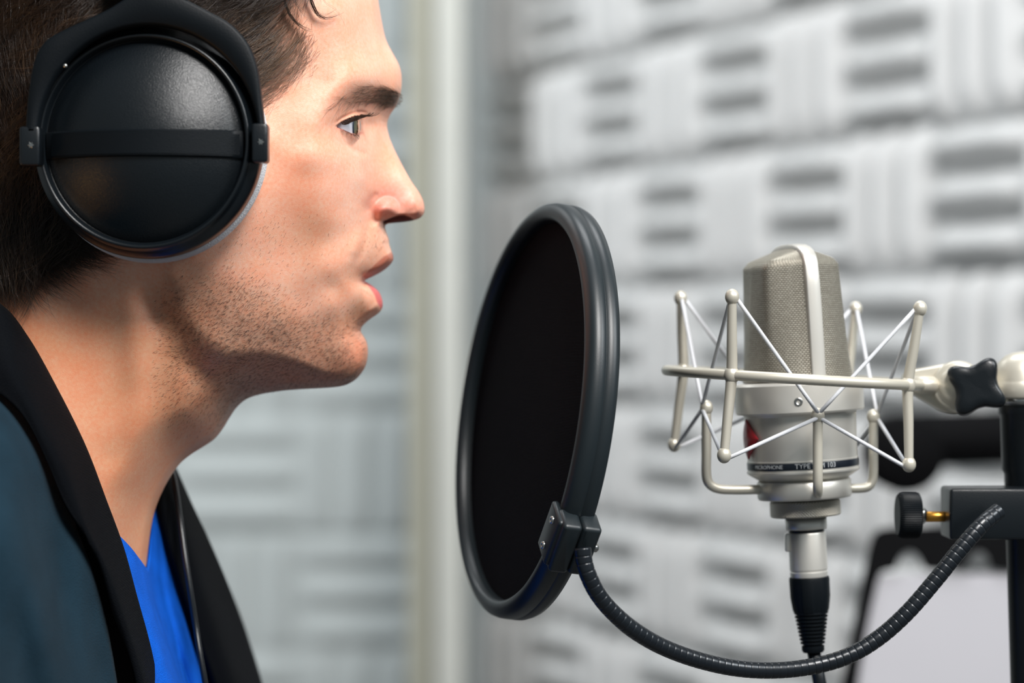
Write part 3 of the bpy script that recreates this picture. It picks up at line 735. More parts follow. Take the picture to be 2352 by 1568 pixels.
V, F = join(parts); hair = mesh_obj('hair', V, F, M_hair, person)
V, F = join(partl); o = mesh_obj('hair_highlights', V, F, M_hairl, hair); o['label'] = 'lighter brown strands'
# eyebrow
x, y = scatter(620, 742, 926, 190, 262, lambda x, y: sstep(-5, 7, y - brow_top(x)) * sstep(5, -5, y - brow_bot(x)) * np.interp(x, [742, 800, 860, 890, 925], [0.07, 0.13, 0.25, 0.8, 1.0]))
a = np.interp(x, [742, 830, 880, 925], [152, 158, 175, 205]) + (y - 225) * -0.6 + rng.normal(0, 22, len(x))
Q = grow(x, y, a, rng.uniform(16, 34, len(x)), 6, 0.1, rng.uniform(0.6, 1.8, len(x)), curl=-0.3)
sel = rng.uniform(0, 1, len(x)) < np.interp(x, [742, 850, 900], [0.9, 0.75, 0.5])
V, F = strandsVF(Q[~sel], 0.000045); brow = mesh_obj('eyebrow', V, F, M_hair, person)
V, F = strandsVF(Q[sel], 0.00004); o = mesh_obj('eyebrow_highlights', V, F, M_hairl, brow); o['label'] = 'lighter brow hairs'
# eyelashes
out = []
for i in range(150):
    t = rng.uniform(0, 1); xx = 782 + 52 * t; yy = float(up_margin(xx)); w0 = float(Wf(np.array([xx]), np.array([yy - 3]))[0])
    Ln = rng.uniform(18, 36) * (0.55 + 0.6 * t)
    q = np.array([(xx, yy - 1, -w0 + 0.2), (xx + Ln * 0.4, yy + 5 * (1 - t), -w0 - 2.0), (xx + Ln * 0.8, yy + 3 - 6 * t, -w0 - 3.2), (xx + Ln, yy - 3 - 6 * t, -w0 - 3.6)])
    q[:, 1] += rng.normal(0, 1.2); q = catmull(q, 7); out.append(P(q[:, 0], q[:, 1], q[:, 2] / 1000))
for i in range(28):
    t = rng.uniform(0, 1); xx = 788 + 32 * t; yy = float(lo_margin(xx)); w0 = float(Wf(np.array([xx]), np.array([yy + 3]))[0])
    Ln = rng.uniform(7, 15) * (0.5 + 0.7 * t)
    q = np.array([(xx, yy + 1, -w0), (xx + Ln * 0.5, yy + Ln * 0.35, -w0 - 1.4), (xx + Ln * 0.8, yy + Ln * 0.9, -w0 - 1.8)])
    q = catmull(q, 7); out.append(P(q[:, 0], q[:, 1], q[:, 2] / 1000))
V, F = strandsVF(np.array(out), 0.00009, 0.25); mesh_obj('eyelashes', V, F, M_stub, person)
# stubble
def beard(x, y):
    up = np.interp(x, [330, 420, 520, 600, 700, 790, 850], [650, 600, 560, 600, 670, 680, 650])
    d = sstep(-10, 110, y - up) * sstep(335, 420, x + 0.0 * y) * sstep(1030, 900, y - 0.0 * x)
    d = d * (0.5 + 0.5 * gauss(x, y, 580, 790, 200, 90, 0.3)) 
    d = np.maximum(d, 0.3 * gauss(x, y, 860, 555, 22, 22) * (x < 895)); d = d * (1 - gauss(x, y, 860, 690, 22, 28))
    d = np.maximum(d, 0.12 * gauss(x, y, 600, 560, 90, 60))
    inside = x < np.interp(y, FS[:, 1], FS[:, 0]) - 3
    return d * inside
x, y = scatter(5800, 330, 900, 480, 1030, beard)
a = 150 - 0.05 * (x - 500) + np.interp(y, [500, 700, 800, 1000], [-25, 0, 20, -35]) + rng.normal(0, 14, len(x))
Q = grow(x, y, a, rng.uniform(3.5, 8, len(x)), 3, 0.02, 0.25)
V, F = strandsVF(Q, rng.uniform(0.00003, 0.000045, len(x)), 0.5); o = mesh_obj('stubble', V, F, M_stub, person); o['kind'] = 'stuff'
# sparse hairs under the ear
x, y = scatter(130, 130, 380, 590, 760, lambda x, y: 0.5 + 0 * x)
#@@CLOTHES
# ------------------------------------------------------------------ clothes
def sheet(name, rows, m, parent, thick=0.002, n=(80, 40), ripple=None, uneven=None):
    """rows: list of polylines (px,py,ymm) of equal count; smooth grid through them, given a thickness"""
    rows = [list(r) + [(r[-1][0] + (r[-1][0] - r[-2][0]) * (2300 - r[-1][1]) / max(r[-1][1] - r[-2][1], 60), 2300, r[-1][2])] for r in rows]
    A = np.array([catmull(r, int(n[0] * 1.5)) for r in rows]); n = (int(n[0] * 1.5), n[1]); B = np.array([catmull(A[:, j], n[1]) for j in range(n[0])])   # n0,n1,3
    if ripple is not None: B = ripple(B)
    V = P(B[..., 0], B[..., 1], B[..., 2] / 1000)
    o = mesh_obj(name, V.reshape(-1, 3), gridF(*V.shape[:2]), m, parent)
    md = o.modifiers.new('thickness', 'SOLIDIFY'); md.thickness = thick; md.offset = 0
    return o
def body_ripple(B):
    x, y = B[..., 0], B[..., 1]
    B[..., 2] += 5.5 * np.sin((x * 0.9 - y * 0.22 + 14 * np.sin(y / 90)) / 30) * sstep(-200, 20, x) * sstep(1000, 1300, y) * sstep(320, 200, x) + 2.6 * np.sin((x - y * 0.15) / 16) * gauss(x, y, 120, 1400, 90, 150) + rng.normal(0, 0.04, x.shape)
    return B
# near half of the blazer: chest and shoulder
jk = sheet('jacket', [
    [(-520, 700, 60), (-520, 800, -60), (-520, 1000, -170), (-520, 1300, -215), (-520, 1750, -225)],
    [(-260, 760, -40), (-240, 840, -85), (-240, 1000, -150), (-240, 1300, -195), (-240, 1750, -205)],
    [(-60, 830, -72), (-40, 900, -94), (-20, 1020, -125), (-10, 1300, -160), (-10, 1750, -170)],
    [(40, 900, -76), (60, 985, -92), (80, 1100, -108), (110, 1350, -122), (130, 1750, -128)],
    [(90, 960, -76), (120, 1060, -84), (148, 1165, -88), (205, 1340, -92), (262, 1750, -92)],
    [(105, 980, -72), (135, 1075, -79), (160, 1185, -82), (232, 1400, -84), (292, 1750, -82)]], M_teal, person, 0.0025, (110, 90), body_ripple)
jk['label'] = 'dark navy wool blazer'
# near lapel, black twill
sheet('lapel', [
    [(-260, 610, 10), (-120, 640, -46), (0, 703, -67), (60, 775, -69), (120, 880, -71), (190, 1020, -71), (240, 1150, -67), (280, 1260, -61), (310, 1370, -58), (340, 1480, -55), (358, 1568, -53), (385, 1720, -50)],
    [(-270, 620, 0), (-125, 655, -54), (-5, 718, -75), (52, 792, -77), (110, 895, -79), (178, 1032, -79), (226, 1162, -76), (268, 1270, -70), (300, 1380, -66), (331, 1486, -62), (350, 1570, -60), (376, 1720, -57)],
    [(-280, 760, 0), (-125, 765, -76), (-2, 815, -90), (45, 880, -95), (95, 980, -99), (150, 1090, -100), (192, 1200, -97), (240, 1300, -91), (275, 1400, -86), (308, 1500, -80), (328, 1575, -77), (350, 1720, -73)],
    [(-290, 860, -10), (-120, 850, -86), (0, 905, -97), (60, 965, -100), (108, 1060, -102), (150, 1160, -102), (200, 1236, -97), (236, 1300, -92), (258, 1400, -87), (292, 1490, -82), (312, 1568, -79), (335, 1720, -75)]],
    M_lapel, jk, 0.002, (160, 26)).name = 'lapel'
# facing under the lapel, a black sheet standing in for the shadow gap
o = sheet('facing', [
    [(100, 1050, -72), (160, 1200, -74), (215, 1350, -72), (250, 1500, -70), (280, 1750, -66)],
    [(160, 1050, -70), (218, 1200, -70), (266, 1350, -69), (302, 1500, -68), (332, 1750, -66)]], M_blackcloth, jk, 0.001, (40, 10)); o['label'] = 'black inner facing filling the shadow gap'
# far half
sheet('lapel', [
    [(372, 1100, 30), (365, 1140, 14), (382, 1230, 10), (412, 1330, 9), (442, 1420, 8), (468, 1500, 8), (492, 1568, 8), (530, 1720, 8)],
    [(388, 1080, 45), (398, 1140, 26), (425, 1230, 20), (455, 1330, 18), (485, 1420, 17), (512, 1500, 17), (535, 1568, 17), (570, 1720, 17)],
    [(398, 1076, 60), (428, 1145, 60), (468, 1230, 60), (508, 1322, 60), (542, 1410, 60), (570, 1500, 60), (590, 1568, 60), (628, 1720, 60)]],
    M_lapel, jk, 0.003, (60, 20))
sheet('jacket_front', [
    [(398, 1078, 60), (428, 1147, 60), (468, 1232, 60), (508, 1324, 60), (542, 1412, 60), (570, 1502, 60), (590, 1570, 60), (628, 1720, 60)],
    [(380, 1078, 100), (415, 1147, 110), (450, 1232, 120), (490, 1324, 130), (525, 1412, 140), (555, 1502, 150), (575, 1570, 155), (610, 1720, 160)],
    [(150, 1080, 150), (150, 1150, 170), (150, 1230, 190), (150, 1320, 200), (150, 1410, 205), (150, 1500, 210), (150, 1570, 210), (150, 1720, 210)],
    [(-350, 1080, 150), (-350, 1150, 170), (-350, 1230, 190), (-350, 1320, 200), (-350, 1410, 205), (-350, 1500, 210), (-350, 1570, 210), (-350, 1720, 210)]],
    M_blackcloth, jk, 0.002, (60, 40))
# blue V-neck
def shirt_ripple(B):
    x, y = B[..., 0], B[..., 1]
    B[..., 2] += 3.0 * np.sin((x - 0.30 * y) / 9.5) * sstep(1380, 1540, y) + 1.2 * np.sin((x - 0.2 * y) / 14 + 1) * sstep(1290, 1400, y) + 0.8 * np.sin(x / 30 + y / 50)
    return B
tops = [(232, 1205, -58), (248, 1213, -57), (272, 1231, -53), (298, 1258, -45), (318, 1284, -34), (332, 1303, -20), (337, 1308, -9), (341, 1285, 0), (345, 1240, 7), (350, 1190, 12), (357, 1150, 18), (372, 1165, 27), (400, 1230, 40)]
rws = []
for (x0_, y0_, d0) in tops:
    k = (x0_ - 215) / 215; xb_ = 300 + k * 330 * 0.95
    rws.append([(x0_ + (xb_ - x0_) * t**1.15, y0_ + (1760 - y0_) * t, d0 + t * (-4 - 12 * math.sin(k * 3.1)) + 6 * t * 0) for t in (0, 0.12, 0.3, 0.55, 0.8, 1.0)])
shirt = sheet('shirt', rws, M_blue, person, 0.0012, (90, 150), shirt_ripple); shirt['label'] = 'bright blue V-neck shirt'
#@@HEADPHONES
# ------------------------------------------------------------------ headphones
hp = thing('headphones', 'large black closed headphones worn over the man\'s ear', 'headphones', P(340, 330, -0.10))
HC = lambda px, py, y: P(px, py, y)
ax = np.array([-0.10, -1, 0.0]); ax /= np.linalg.norm(ax)     # outward axis of the cup
s0 = S * (D - 0.105) / D
cupc = P(350, 331, -0.082)
ex = np.cross(ax, np.array([0, 0, 1.0])); ex = ex if ex[0] > 0 else -ex; ex /= np.linalg.norm(ex)
lathe('ear_pad', [(0.031, -0.013), (0.038, -0.014), (0.0455, -0.010), (0.0474, -0.005), (0.0465, 0.001), (0.043, 0.003), (0.031, 0.003), (0.031, -0.013)], cupc + np.array([-0.0008, 0, -0.0004]), ax, M_velour, hp, 96).name = 'ear_pad'
r = 258 * S * (D - 0.10) / D * 1.045
cup = lathe('ear_cup', [(r * 0.6, 0.0), (r * 0.97, 0.0), (r, 0.0025), (r * 1.0, 0.0075), (r * 0.985, 0.010), (r * 0.945, 0.0115), (r * 0.93, 0.0125), (r * 0.925, 0.0145), (r * 0.905, 0.0158), (r * 0.885, 0.0145), (r * 0.875, 0.012), (r * 0.86, 0.0115), (r * 0.5, 0.0115), (0.0002, 0.0115)], cupc, ax, M_black, hp, 160)
Mh = frame(ax, (0, 0, 1))
dc = cupc + ax * 0.0118; rd = r * 0.86
th = np.linspace(0, 1, 40); prof = [(rd * (1 - t) + 1e-5, 0.0145 * (1 - (1 - t) ** 2) ** 0.93) for t in th]
dome = lathe('cup_cover', prof, dc, ax, M_leather, hp, 128); dome['label'] = 'black leather-grained domed cover'
# flat band across the dome, slightly proud
def dome_h(rr): 
    c = min(rr / rd, 1.0); return 0.0145 * (1 - c * c) ** 0.93
V = []; nb = 60
hx = r * 0.862; hz = 32 * S * 0.9
for i in range(nb):
    u = -hx + 2 * hx * i / (nb - 1)
    top = dome_h(abs(u) * 0.995) + 0.0006
    for (zz, hh) in ((-hz, -0.002), (-hz, top * 0.93), (-hz * 0.88, top + 0.0004), (hz * 0.88, top + 0.0004), (hz, top * 0.93), (hz, -0.002)):
        xx = u * (1.0 - 0.02 * 0)
        V.append(dc + ex * xx + np.array([0, 0, zz - 0.0015]) + ax * max(hh, -0.002))
F = gridF(nb, 6).tolist(); F.append(list(range(6))); F.append([(nb - 1) * 6 + i for i in range(6)][::-1])
mb = MB(); mb.add(V, F); band = mb.build('name_bar', M_blackm, hp); shade_auto(band, 35)
# thin inlay plate on the bar
V = []
for i in range(nb):
    u = -hx * 0.93 + 1.90 * hx * i / (nb - 1); top = dome_h(abs(u)) + 0.00125
    for zz in (-hz * 0.78, hz * 0.72): V.append(dc + ex * u + np.array([0, 0, zz - 0.0015]) + ax * top)
V = np.array(V); mb = MB(); mb.add(np.concatenate([V, V - ax * 0.001]), gridF(nb, 2).tolist() + (gridF(nb, 2) + 2 * nb).tolist()); mb.build('inlay', M_blackm, band)
# yoke: flat arched plate
def arc(cx, cy, r_, a0, a1, n): 
    return [(cx + r_ * math.cos(math.radians(a)), cy + r_ * math.sin(math.radians(a))) for a in np.linspace(a0, a1, n)]
outer = catmull([(58, 300), (62, 240), (68, 190), (75, 150), (86, 118), (108, 90), (150, 66), (200, 43), (248, 20), (300, -12), (345, -30), (392, -18), (440, 5), (480, 26), (520, 48), (548, 72), (570, 102), (586, 142), (594, 180), (600, 235), (607, 300)], 80)
inner = np.array(arc(338, 318, 254, 356, 184, 60)); inner[:, 1] = 318 + (inner[:, 1] - 318) * 1.03
inner = [(592, 300)] + [tuple(q) for q in inner[2:-2]] + [(84, 300)]
inner = catmull(inner, 80)[::-1]      # left -> right to match outer
yo = -0.102; 
Vf = []; 
nA = 80
A_ = P(outer[:, 0], outer[:, 1], yo); B_ = P(inner[:, 0], inner[:, 1], yo)
ch_ = 0.0012; dir_ = (B_ - A_); ln = np.linalg.norm(dir_, axis=1)[:, None]; dir_ = dir_ / ln
yd = np.array([0, 1.0, 0])
rows_ = [A_ + yd * 0.007, A_ + yd * ch_, A_ + dir_ * ch_ * 0.35 + yd * ch_ * 0.35, A_ + dir_ * ch_, B_ - dir_ * ch_, B_ + yd * ch_, B_ + yd * 0.007]
V = np.stack(rows_, 1); F = gridF(nA, 7, wrap_c=True).tolist(); F.append(list(range(7))); F.append([(nA - 1) * 7 + i for i in range(7)][::-1])
mb = MB(); mb.add(V.reshape(-1, 3), F); yoke = mb.build('yoke', M_blackm, hp); shade_auto(yoke, 50)
# headband going up over the head from the yoke
hbp = np.array([P(345, -20, -0.099), P(345, -120, -0.097), P(345, -230, -0.085), P(345, -330, -0.06), P(345, -385, -0.02), P(345, -390, 0.02), P(345, -330, 0.065), P(345, -200, 0.095), P(345, 0, 0.108), P(345, 200, 0.105)])
c = catmull(hbp, 60); T = np.gradient(c, axis=0); T /= np.linalg.norm(T, axis=1)[:, None]; X_ = np.tile(np.array([1.0, 0, 0]), (60, 1)); N_ = np.cross(T, X_)
V = np.stack([c - X_ * 0.016 - N_ * 0.002, c + X_ * 0.016 - N_ * 0.002, c + X_ * 0.016 + N_ * 0.003, c - X_ * 0.016 + N_ * 0.003], 1)
F = gridF(60, 4, wrap_c=True).tolist(); F.append([0, 1, 2, 3]); F.append([236, 237, 238, 239][::-1]); mb = MB(); mb.add(V.reshape(-1, 3), F); shade_auto(mb.build('headband', M_blackm, hp))
# pivot blocks with star screws
for (xa, xb_, ya, yb, yy) in ((45, 92, 290, 380, -0.101), (578, 615, 283, 373, -0.104)):
    a = P(xa, ya, yy); b = P(xb_, yb, yy); c = (a + b) / 2
    V, F = boxVF(c + np.array([0, 0.004, 0]), (abs(b[0] - a[0]), 0.010, abs(b[2] - a[2])), bev=0.0012); mb = MB(); mb.add(V, F)
    pv = mb.build('pivot_block', M_black, hp, smooth=True); shade_auto(pv, 25)
    cc = P((xa + xb_) / 2 + 2, (ya + yb) / 2 - 2, yy - 0.0012)
    st_ = []
    for i in range(12):
        q = 0.0016 if i % 2 == 0 else 0.0009; t = i * math.pi / 6; st_.append(cc + np.array([q * math.cos(t), 0, q * math.sin(t)]))
    V, F = prismVF(np.array(st_)[::-1], (0, 0.0015, 0)); mb = MB(); mb.add(V, F); sc_ = mb.build('star_screw', M_chrome, pv, smooth=False)
    if xa < 100: sc_['label'] = 'dull star screw'
V, F = sphereVF(P(150, 151, -0.1035), 0.0009); mb = MB(); mb.add(V, F); mb.build('rivet', M_chrome, yoke)
# far cup (hidden side)
lathe('ear_cup', [(0.0002, 0.02), (0.03, 0.018), (0.045, 0.010), (0.048, 0.0), (0.046, -0.016), (0.03, -0.016)], P(342, 328, 0.092), (0, 1, 0), M_black, hp, 64)
c = catmull([(372, 1040, 40), (388, 1068, 34), (399, 1098, 22), (412, 1180, 8), (424, 1270, 0), (436, 1350, -4), (450, 1440, -6), (459, 1500, -10), (471, 1568, -12), (490, 1680, -12), (560, 2250, -14)], 120)
V, F = tubeVF(P(c[:, 0], c[:, 1], c[:, 2] / 1000), 0.00125, 14); mb = MB(); mb.add(V, F); o = mb.build('cord', M_black, hp); o['label'] = 'thin black headphone cord down the chest'
#@@POP
# ------------------------------------------------------------------ pop filter
pc = P(1211, 941, 0.0)
ew1 = np.array([0.142, 0, 0.990]); ew1 /= np.linalg.norm(ew1)
sn = 0.295; cs = math.sqrt(1 - sn * sn)
ew2 = np.array([0.990 * sn, -cs, -0.142 * sn]); ew2 -= ew1 * ew1.dot(ew2); ew2 /= np.linalg.norm(ew2)
pn = np.cross(ew1, ew2); pn = pn if pn[0] < 0 else -pn       # normal of the face turned to the mouth
pf = thing('pop_filter', 'round black mesh pop filter on a curved gooseneck before the mouth', 'pop filter', P(2330, 1180, 0.0))
Ro = 0.0912; Ri = 0.0832
hoop = lathe('hoop', [(Ri, 0.0015), (Ri + 0.0004, 0.0040), (Ri + 0.0022, 0.0054), (Ri + 0.0045, 0.0050), (Ro - 0.0018, 0.0040), (Ro - 0.0006, 0.0028), (Ro - 0.0001, 0.0010), (Ro, -0.0021), (Ro - 0.0002, -0.0022), (Ro - 0.0002, -0.00235), (Ro, -0.00245), (Ro, -0.0060), (Ro - 0.0008, -0.0082), (Ro - 0.004, -0.0090), (Ri + 0.001, -0.0088), (Ri, -0.007), (Ri, 0.0015)], pc, pn, M_rim, pf, 220)
V, F = latheVF([(Ri + 0.001, 0), (Ri * 0.5, 0), (0.0001, 0), ], pc - pn * 0.001, pn, 96)
V2, F2 = latheVF([(0.0001, 0), (Ri * 0.5, 0), (Ri + 0.001, 0)], pc - pn * 0.0045, pn, 96)
mb = MB(); mb.add(V, F); mb.add(V2, F2); o = mb.build('mesh_screen', M_popmesh, pf); o['label'] = 'double black nylon screen'
# clamp on the rim
al = math.radians(121.5)
rad_ = math.cos(al) * ew1 + math.sin(al) * ew2; tan_ = np.cross(pn, rad_)
cc = pc + rad_ * (Ro + 0.0015) - pn * 0.0018
Mc = np.stack([tan_, -pn, rad_], 1)
for sgn_, nm in ((1, 'front'), (-1, 'rear')):
    # half shells of the clamp either side of the seam
    V, F = boxVF(cc + pn * sgn_ * 0.0042, (0.024, 0.0082, 0.0125), Mc, bev=0.0017)
    mb = MB(); mb.add(V, F); o = mb.build('clamp_shell', M_rim, pf)
V, F = boxVF(cc - rad_ * 0.0045 + pn * 0.0080, (0.0225, 0.0036, 0.0155), Mc, bev=0.0015); mb = MB(); mb.add(V, F); lip_ = mb.build('clamp_lip', M_rim, pf)
for t_ in (-0.0065, 0.0065):
    o3 = cc + tan_ * t_ + pn * 0.0096 - rad_ * 0.0045
    lathe('screw', [(0.0001, 0.0004), (0.0005, 0.0004), (0.0006, 0.0009), (0.0014, 0.0010), (0.0017, 0.0004), (0.0017, -0.002)], o3, pn, M_chrome, lip_, 24)
lathe('screw', [(0.0001, 0.0016), (0.0012, 0.0014), (0.0018, 0.0006), (0.0018, -0.001)], cc - pn * 0.0092 + rad_ * 0.002, -pn, M_chrome, pf, 24)
# gooseneck with its coils
st0 = cc + rad_ * 0.004
gk = [(1338, 1258, -88), (1341, 1285, -88), (1350, 1318, -88), (1372, 1362, -86), (1406, 1404, -83), (1455, 1446, -78), (1520, 1484, -71), (1600, 1514, -64), (1690, 1534, -57), (1780, 1539, -52), (1870, 1529, -48), (1950, 1505, -46), (2020, 1463, -44), (2085, 1405, -43), (2150, 1330, -41), (2205, 1262, -39), (2255, 1205, -36), (2294, 1172, -31)]
c = catmull(gk, 2000); W3 = P(c[:, 0], c[:, 1], c[:, 2] / 1000)
Lg = np.r_[0, np.cumsum(np.linalg.norm(np.diff(W3, axis=0), axis=1))]; pitch = 0.00315; tot = Lg[-1]
ss = []; kk = 0
while kk * pitch < tot:
    for f_ in (0.0, 0.05, 0.10, 0.16, 0.35, 0.65, 0.84, 0.90, 0.95): ss.append((kk + f_) * pitch)
    kk += 1
ss = np.array(ss); ss = ss[ss < tot]; fr = (ss / pitch) % 1
rr_ = np.interp(fr, [0, 0.05, 0.10, 0.16, 0.5, 0.84, 0.90, 0.95, 1.0], [0.955, 0.958, 0.992, 0.999, 1.0, 0.999, 0.994, 0.965, 0.955]) * 0.00345
W4 = np.stack([np.interp(ss, Lg, W3[:, j]) for j in range(3)], -1)
V, F = tubeVF(W4, rr_, 28); mb = MB(); mb.add(V, F); mb.build('gooseneck', M_neck, pf)
# clamp block on the stand with brass bolt and knurled knob
a = P(2182, 1122, -0.018); b = P(2352 + 70, 1240, -0.018)
V, F = boxVF(((a[0] + b[0]) / 2, -0.006, (a[2] + b[2]) / 2), (b[0] - a[0], 0.024, a[2] - b[2]), bev=0.0015); mb = MB(); mb.add(V, F); blk = mb.build('clamp_block', M_black, pf); shade_auto(blk, 25)
q = P(2150, 1186, -0.004)
lathe('bolt', [(0.0001, -0.010), (0.0023, -0.010), (0.0023, 0.012), (0.0001, 0.012)], q, (1, 0, 0), M_gold, blk, 24)
pr = []; 
kc = P(2088, 1183, -0.004)
nt_ = 64; mb = MB(); hs = [(-0.0052, 0.6), (-0.0052, 0.86), (-0.0042, 0.96), (-0.003, 1), (0.003, 1), (0.0042, 0.96), (0.0048, 0.85), (0.0048, 0.3)]
V = []
for (h_, q_) in hs:
    for i in range(nt_ * 2):
        t = i * math.pi / nt_; rr0 = 0.0100 * q_ - (0.00028 if (i % 2) and q_ > 0.8 else 0)
        V.append(kc + np.array([h_, -rr0 * math.cos(t), rr0 * math.sin(t)]))
F = gridF(len(hs), nt_ * 2, wrap_c=True).tolist(); F.append(list(range(nt_ * 2))[::-1]); F.append([(len(hs) - 1) * nt_ * 2 + i for i in range(nt_ * 2)]); mb.add(V, F)
kn = mb.build('knob', M_blackm, blk); shade_auto(kn, 30)
lathe('bolt_sleeve', [(0.0001, -0.004), (0.0036, -0.004), (0.0036, 0.0), (0.0024, 0.001)], kc + np.array([0.0065, 0, 0]), (1, 0, 0), M_chrome, blk, 24)
#@@MIC
# ------------------------------------------------------------------ microphone
rl = math.radians(3.2); dn = np.array([math.sin(rl), 0, -math.cos(rl)]); upv = -dn
mo = P(1835, 905, 0.0)                                          # reference on the axis (photo y 905)
def hz_(py): return -(py - 905) * S / math.cos(rl)              # height along the axis for a photo y
yaw = math.radians(15)
vdir = np.array([math.sin(yaw), -math.cos(yaw), 0]); vdir -= upv * vdir.dot(upv); vdir /= np.linalg.norm(vdir)     # side of the grille with the strap
udir = np.cross(upv, vdir); udir = udir if udir[0] < 0 else -udir                                                 # front of the microphone
mic = thing('microphone', 'champagne silver studio condenser microphone with mesh grille', 'microphone', mo + dn * 0.05)
px_ = S
bodyp = [(0.5, 876), (126, 874), (143, 876), (147, 881), (147, 942), (144.5, 946), (131, 947), (128, 952), (126, 1000), (125.5, 1052), (126.5, 1053), (126.5, 1076), (128.5, 1077), (128.5, 1081), (124, 1085), (97, 1102), (88, 1104), (88, 1120), (0.5, 1120)]
mbody = lathe('body', [(r_ * px_, hz_(y_)) for r_, y_ in bodyp][::-1], mo, upv, M_nick, mic, 160); shade_auto(mbody, 28)
lathe('label_band', [(127.0 * px_, hz_(1072)), (127.6 * px_, hz_(1071)), (127.6 * px_, hz_(1057)), (127.0 * px_, hz_(1056))], mo, upv, M_label, mic, 160)
Mm = frame(upv, (0, -1, 0))
def wrap_text(txt, size, ang0, h0, r_, name, m, parent, center=True):
    cu = bpy.data.curves.new('t', 'FONT'); cu.body = txt; cu.size = size; cu.extrude = 0.00003; cu.resolution_u = 3; cu.align_x = 'CENTER'; cu.align_y = 'CENTER'
    ob = bpy.data.objects.new('t', cu); C.objects.link(ob); dg = bpy.context.evaluated_depsgraph_get(); me = bpy.data.meshes.new_from_object(ob.evaluated_get(dg))
    vs = np.array([tuple(v.co) for v in me.vertices]); fs = [list(p_.vertices) for p_ in me.polygons]
    bpy.data.objects.remove(ob); bpy.data.meshes.remove(me); bpy.data.curves.remove(cu)
    th_ = vs[:, 0] / r_ + ang0; rr = r_ + vs[:, 2]
    Lc = np.stack([rr * np.cos(th_), rr * np.sin(th_), vs[:, 1] + h0], -1)
    return mesh_obj(name, Lc @ Mm.T + mo, fs, m, parent, smooth=False)
wrap_text('TYPE TLM 103', 0.0030, 0.12, hz_(1064), 127.9 * px_, 'lettering', M_white, mic)
wrap_text('MICROPHONE', 0.0024, -0.80, hz_(1064), 127.9 * px_, 'lettering', M_white, mic)
# grille: loft from round base to faceted head
def sect(t):
    """section at height t 0..1: half axes and shape"""
    n = 96; th_ = np.linspace(0, 2 * math.pi, n, endpoint=False)
    circ = np.stack([np.cos(th_), np.sin(th_)], -1) * 24.0
    hexp = np.array([(0, 23.2), (19.0, 14.5), (19.8, 0), (19.0, -14.5), (0, -23.2), (-17.5, -14.5), (-18.2, 0), (-17.5, 14.5)])
    hp_ = np.vstack([hexp, hexp[:1]]); ang_ = np.arctan2(hp_[:, 1], hp_[:, 0])
    # radial intersection with the polygon
    R_ = np.empty(n)
    for i, a in enumerate(th_):
        d = np.array([math.cos(a), math.sin(a)]); best = 0
        for k in range(8):
            p, q = hp_[k], hp_[k + 1]; e = q - p; den = d[0] * e[1] - d[1] * e[0]
            if abs(den) < 1e-9: continue
            t1 = (p[0] * e[1] - p[1] * e[0]) / den; t2 = (p[0] * d[1] - p[1] * d[0]) / den
            if t1 > 0 and -1e-6 <= t2 <= 1 + 1e-6: best = t1
        R_[i] = best
    for _ in range(2): R_ = 0.5 * R_ + 0.25 * (np.roll(R_, 1) + np.roll(R_, -1))
    hexs = np.stack([np.cos(th_) * R_, np.sin(th_) * R_], -1)
    return circ * (1 - t) + hexs * t
lv = []
zb, zt = 872, 612
for i in range(30):
    t = i / 29; sec = sect(min(1, t * 1.05) ** 0.8) * (1 - 0.045 * t); lv.append((sec, np.full(96, zb + (zt - zb) * t)))
top = lv[-1][0]
for i in range(1, 17):
    k = max(1 - i / 16, 0.004); vv = top[:, 1] * (1 - 0.05 * (1 - k)); yt = 566 + 36 * np.abs(vv / 23.2) ** 3.5
    f_ = 0.22 * min(1, (1 - k) * 7) + 0.78 * (1 - k) ** 0.9
    lv.append((np.stack([top[:, 0] * k, vv], -1), zt + (yt - zt) * f_))
V = []; UV = []; arcl = np.r_[0, np.cumsum(np.linalg.norm(np.diff(lv[0][0], axis=0), axis=1))] / 1000; acc = 0; prev = None
for sec, yy in lv:
    p = mo + (sec[:, :1] / 1000) * udir + (sec[:, 1:] / 1000) * vdir + np.array([hz_(q) for q in yy])[:, None] * upv
    if prev is not None: acc += np.linalg.norm(p - prev, axis=1).mean()
    prev = p; V.append(p); UV.append(np.stack([arcl, np.full(96, acc)], -1))
V = np.concatenate(V); UV = np.concatenate(UV)
gr = mesh_obj('grille', V, gridF(len(lv), 96, wrap_c=True), M_weave, mic, uvs=UV)
# strap over the grille
path = []
for i in range(15): t = i / 14; path.append((lv[0][0][24, 1] + 0.7 - 1.6 * t, 874 + (610 - 874) * t))
path = [(24.3, 878), (24.1, 760), (23.5, 660), (22.6, 620), (21.9, 604), (20.3, 590), (16.5, 576), (11, 568), (5, 565), (0, 564.5)]
full_ = path + [(-a_, b_) for a_, b_ in path[::-1][1:]]
c = catmull(full_, 90); cen_ = np.array([mo + vdir * (a_ / 1000) + upv * hz_(b_) for a_, b_ in c])
T = np.gradient(cen_, axis=0); T /= np.linalg.norm(T, axis=1)[:, None]; N_ = np.cross(udir, T); N_ /= np.linalg.norm(N_, axis=1)[:, None]
N_ = np.where(((cen_ - (mo + upv * hz_(760))) * N_).sum(1)[:, None] < 0, -N_, N_)
wd = 0.0031
V = np.stack([cen_ - udir * wd - N_ * 0.002, cen_ - udir * wd + N_ * 0.0002, cen_ - udir * wd * 0.85 + N_ * 0.0006, cen_ + udir * wd * 0.85 + N_ * 0.0006, cen_ + udir * wd + N_ * 0.0002, cen_ + udir * wd - N_ * 0.002], 1)
mb = MB(); F = gridF(90, 6, wrap_c=True).tolist(); mb.add(V.reshape(-1, 3), F); shade_auto(mb.build('strap', M_nick, mic), 50)
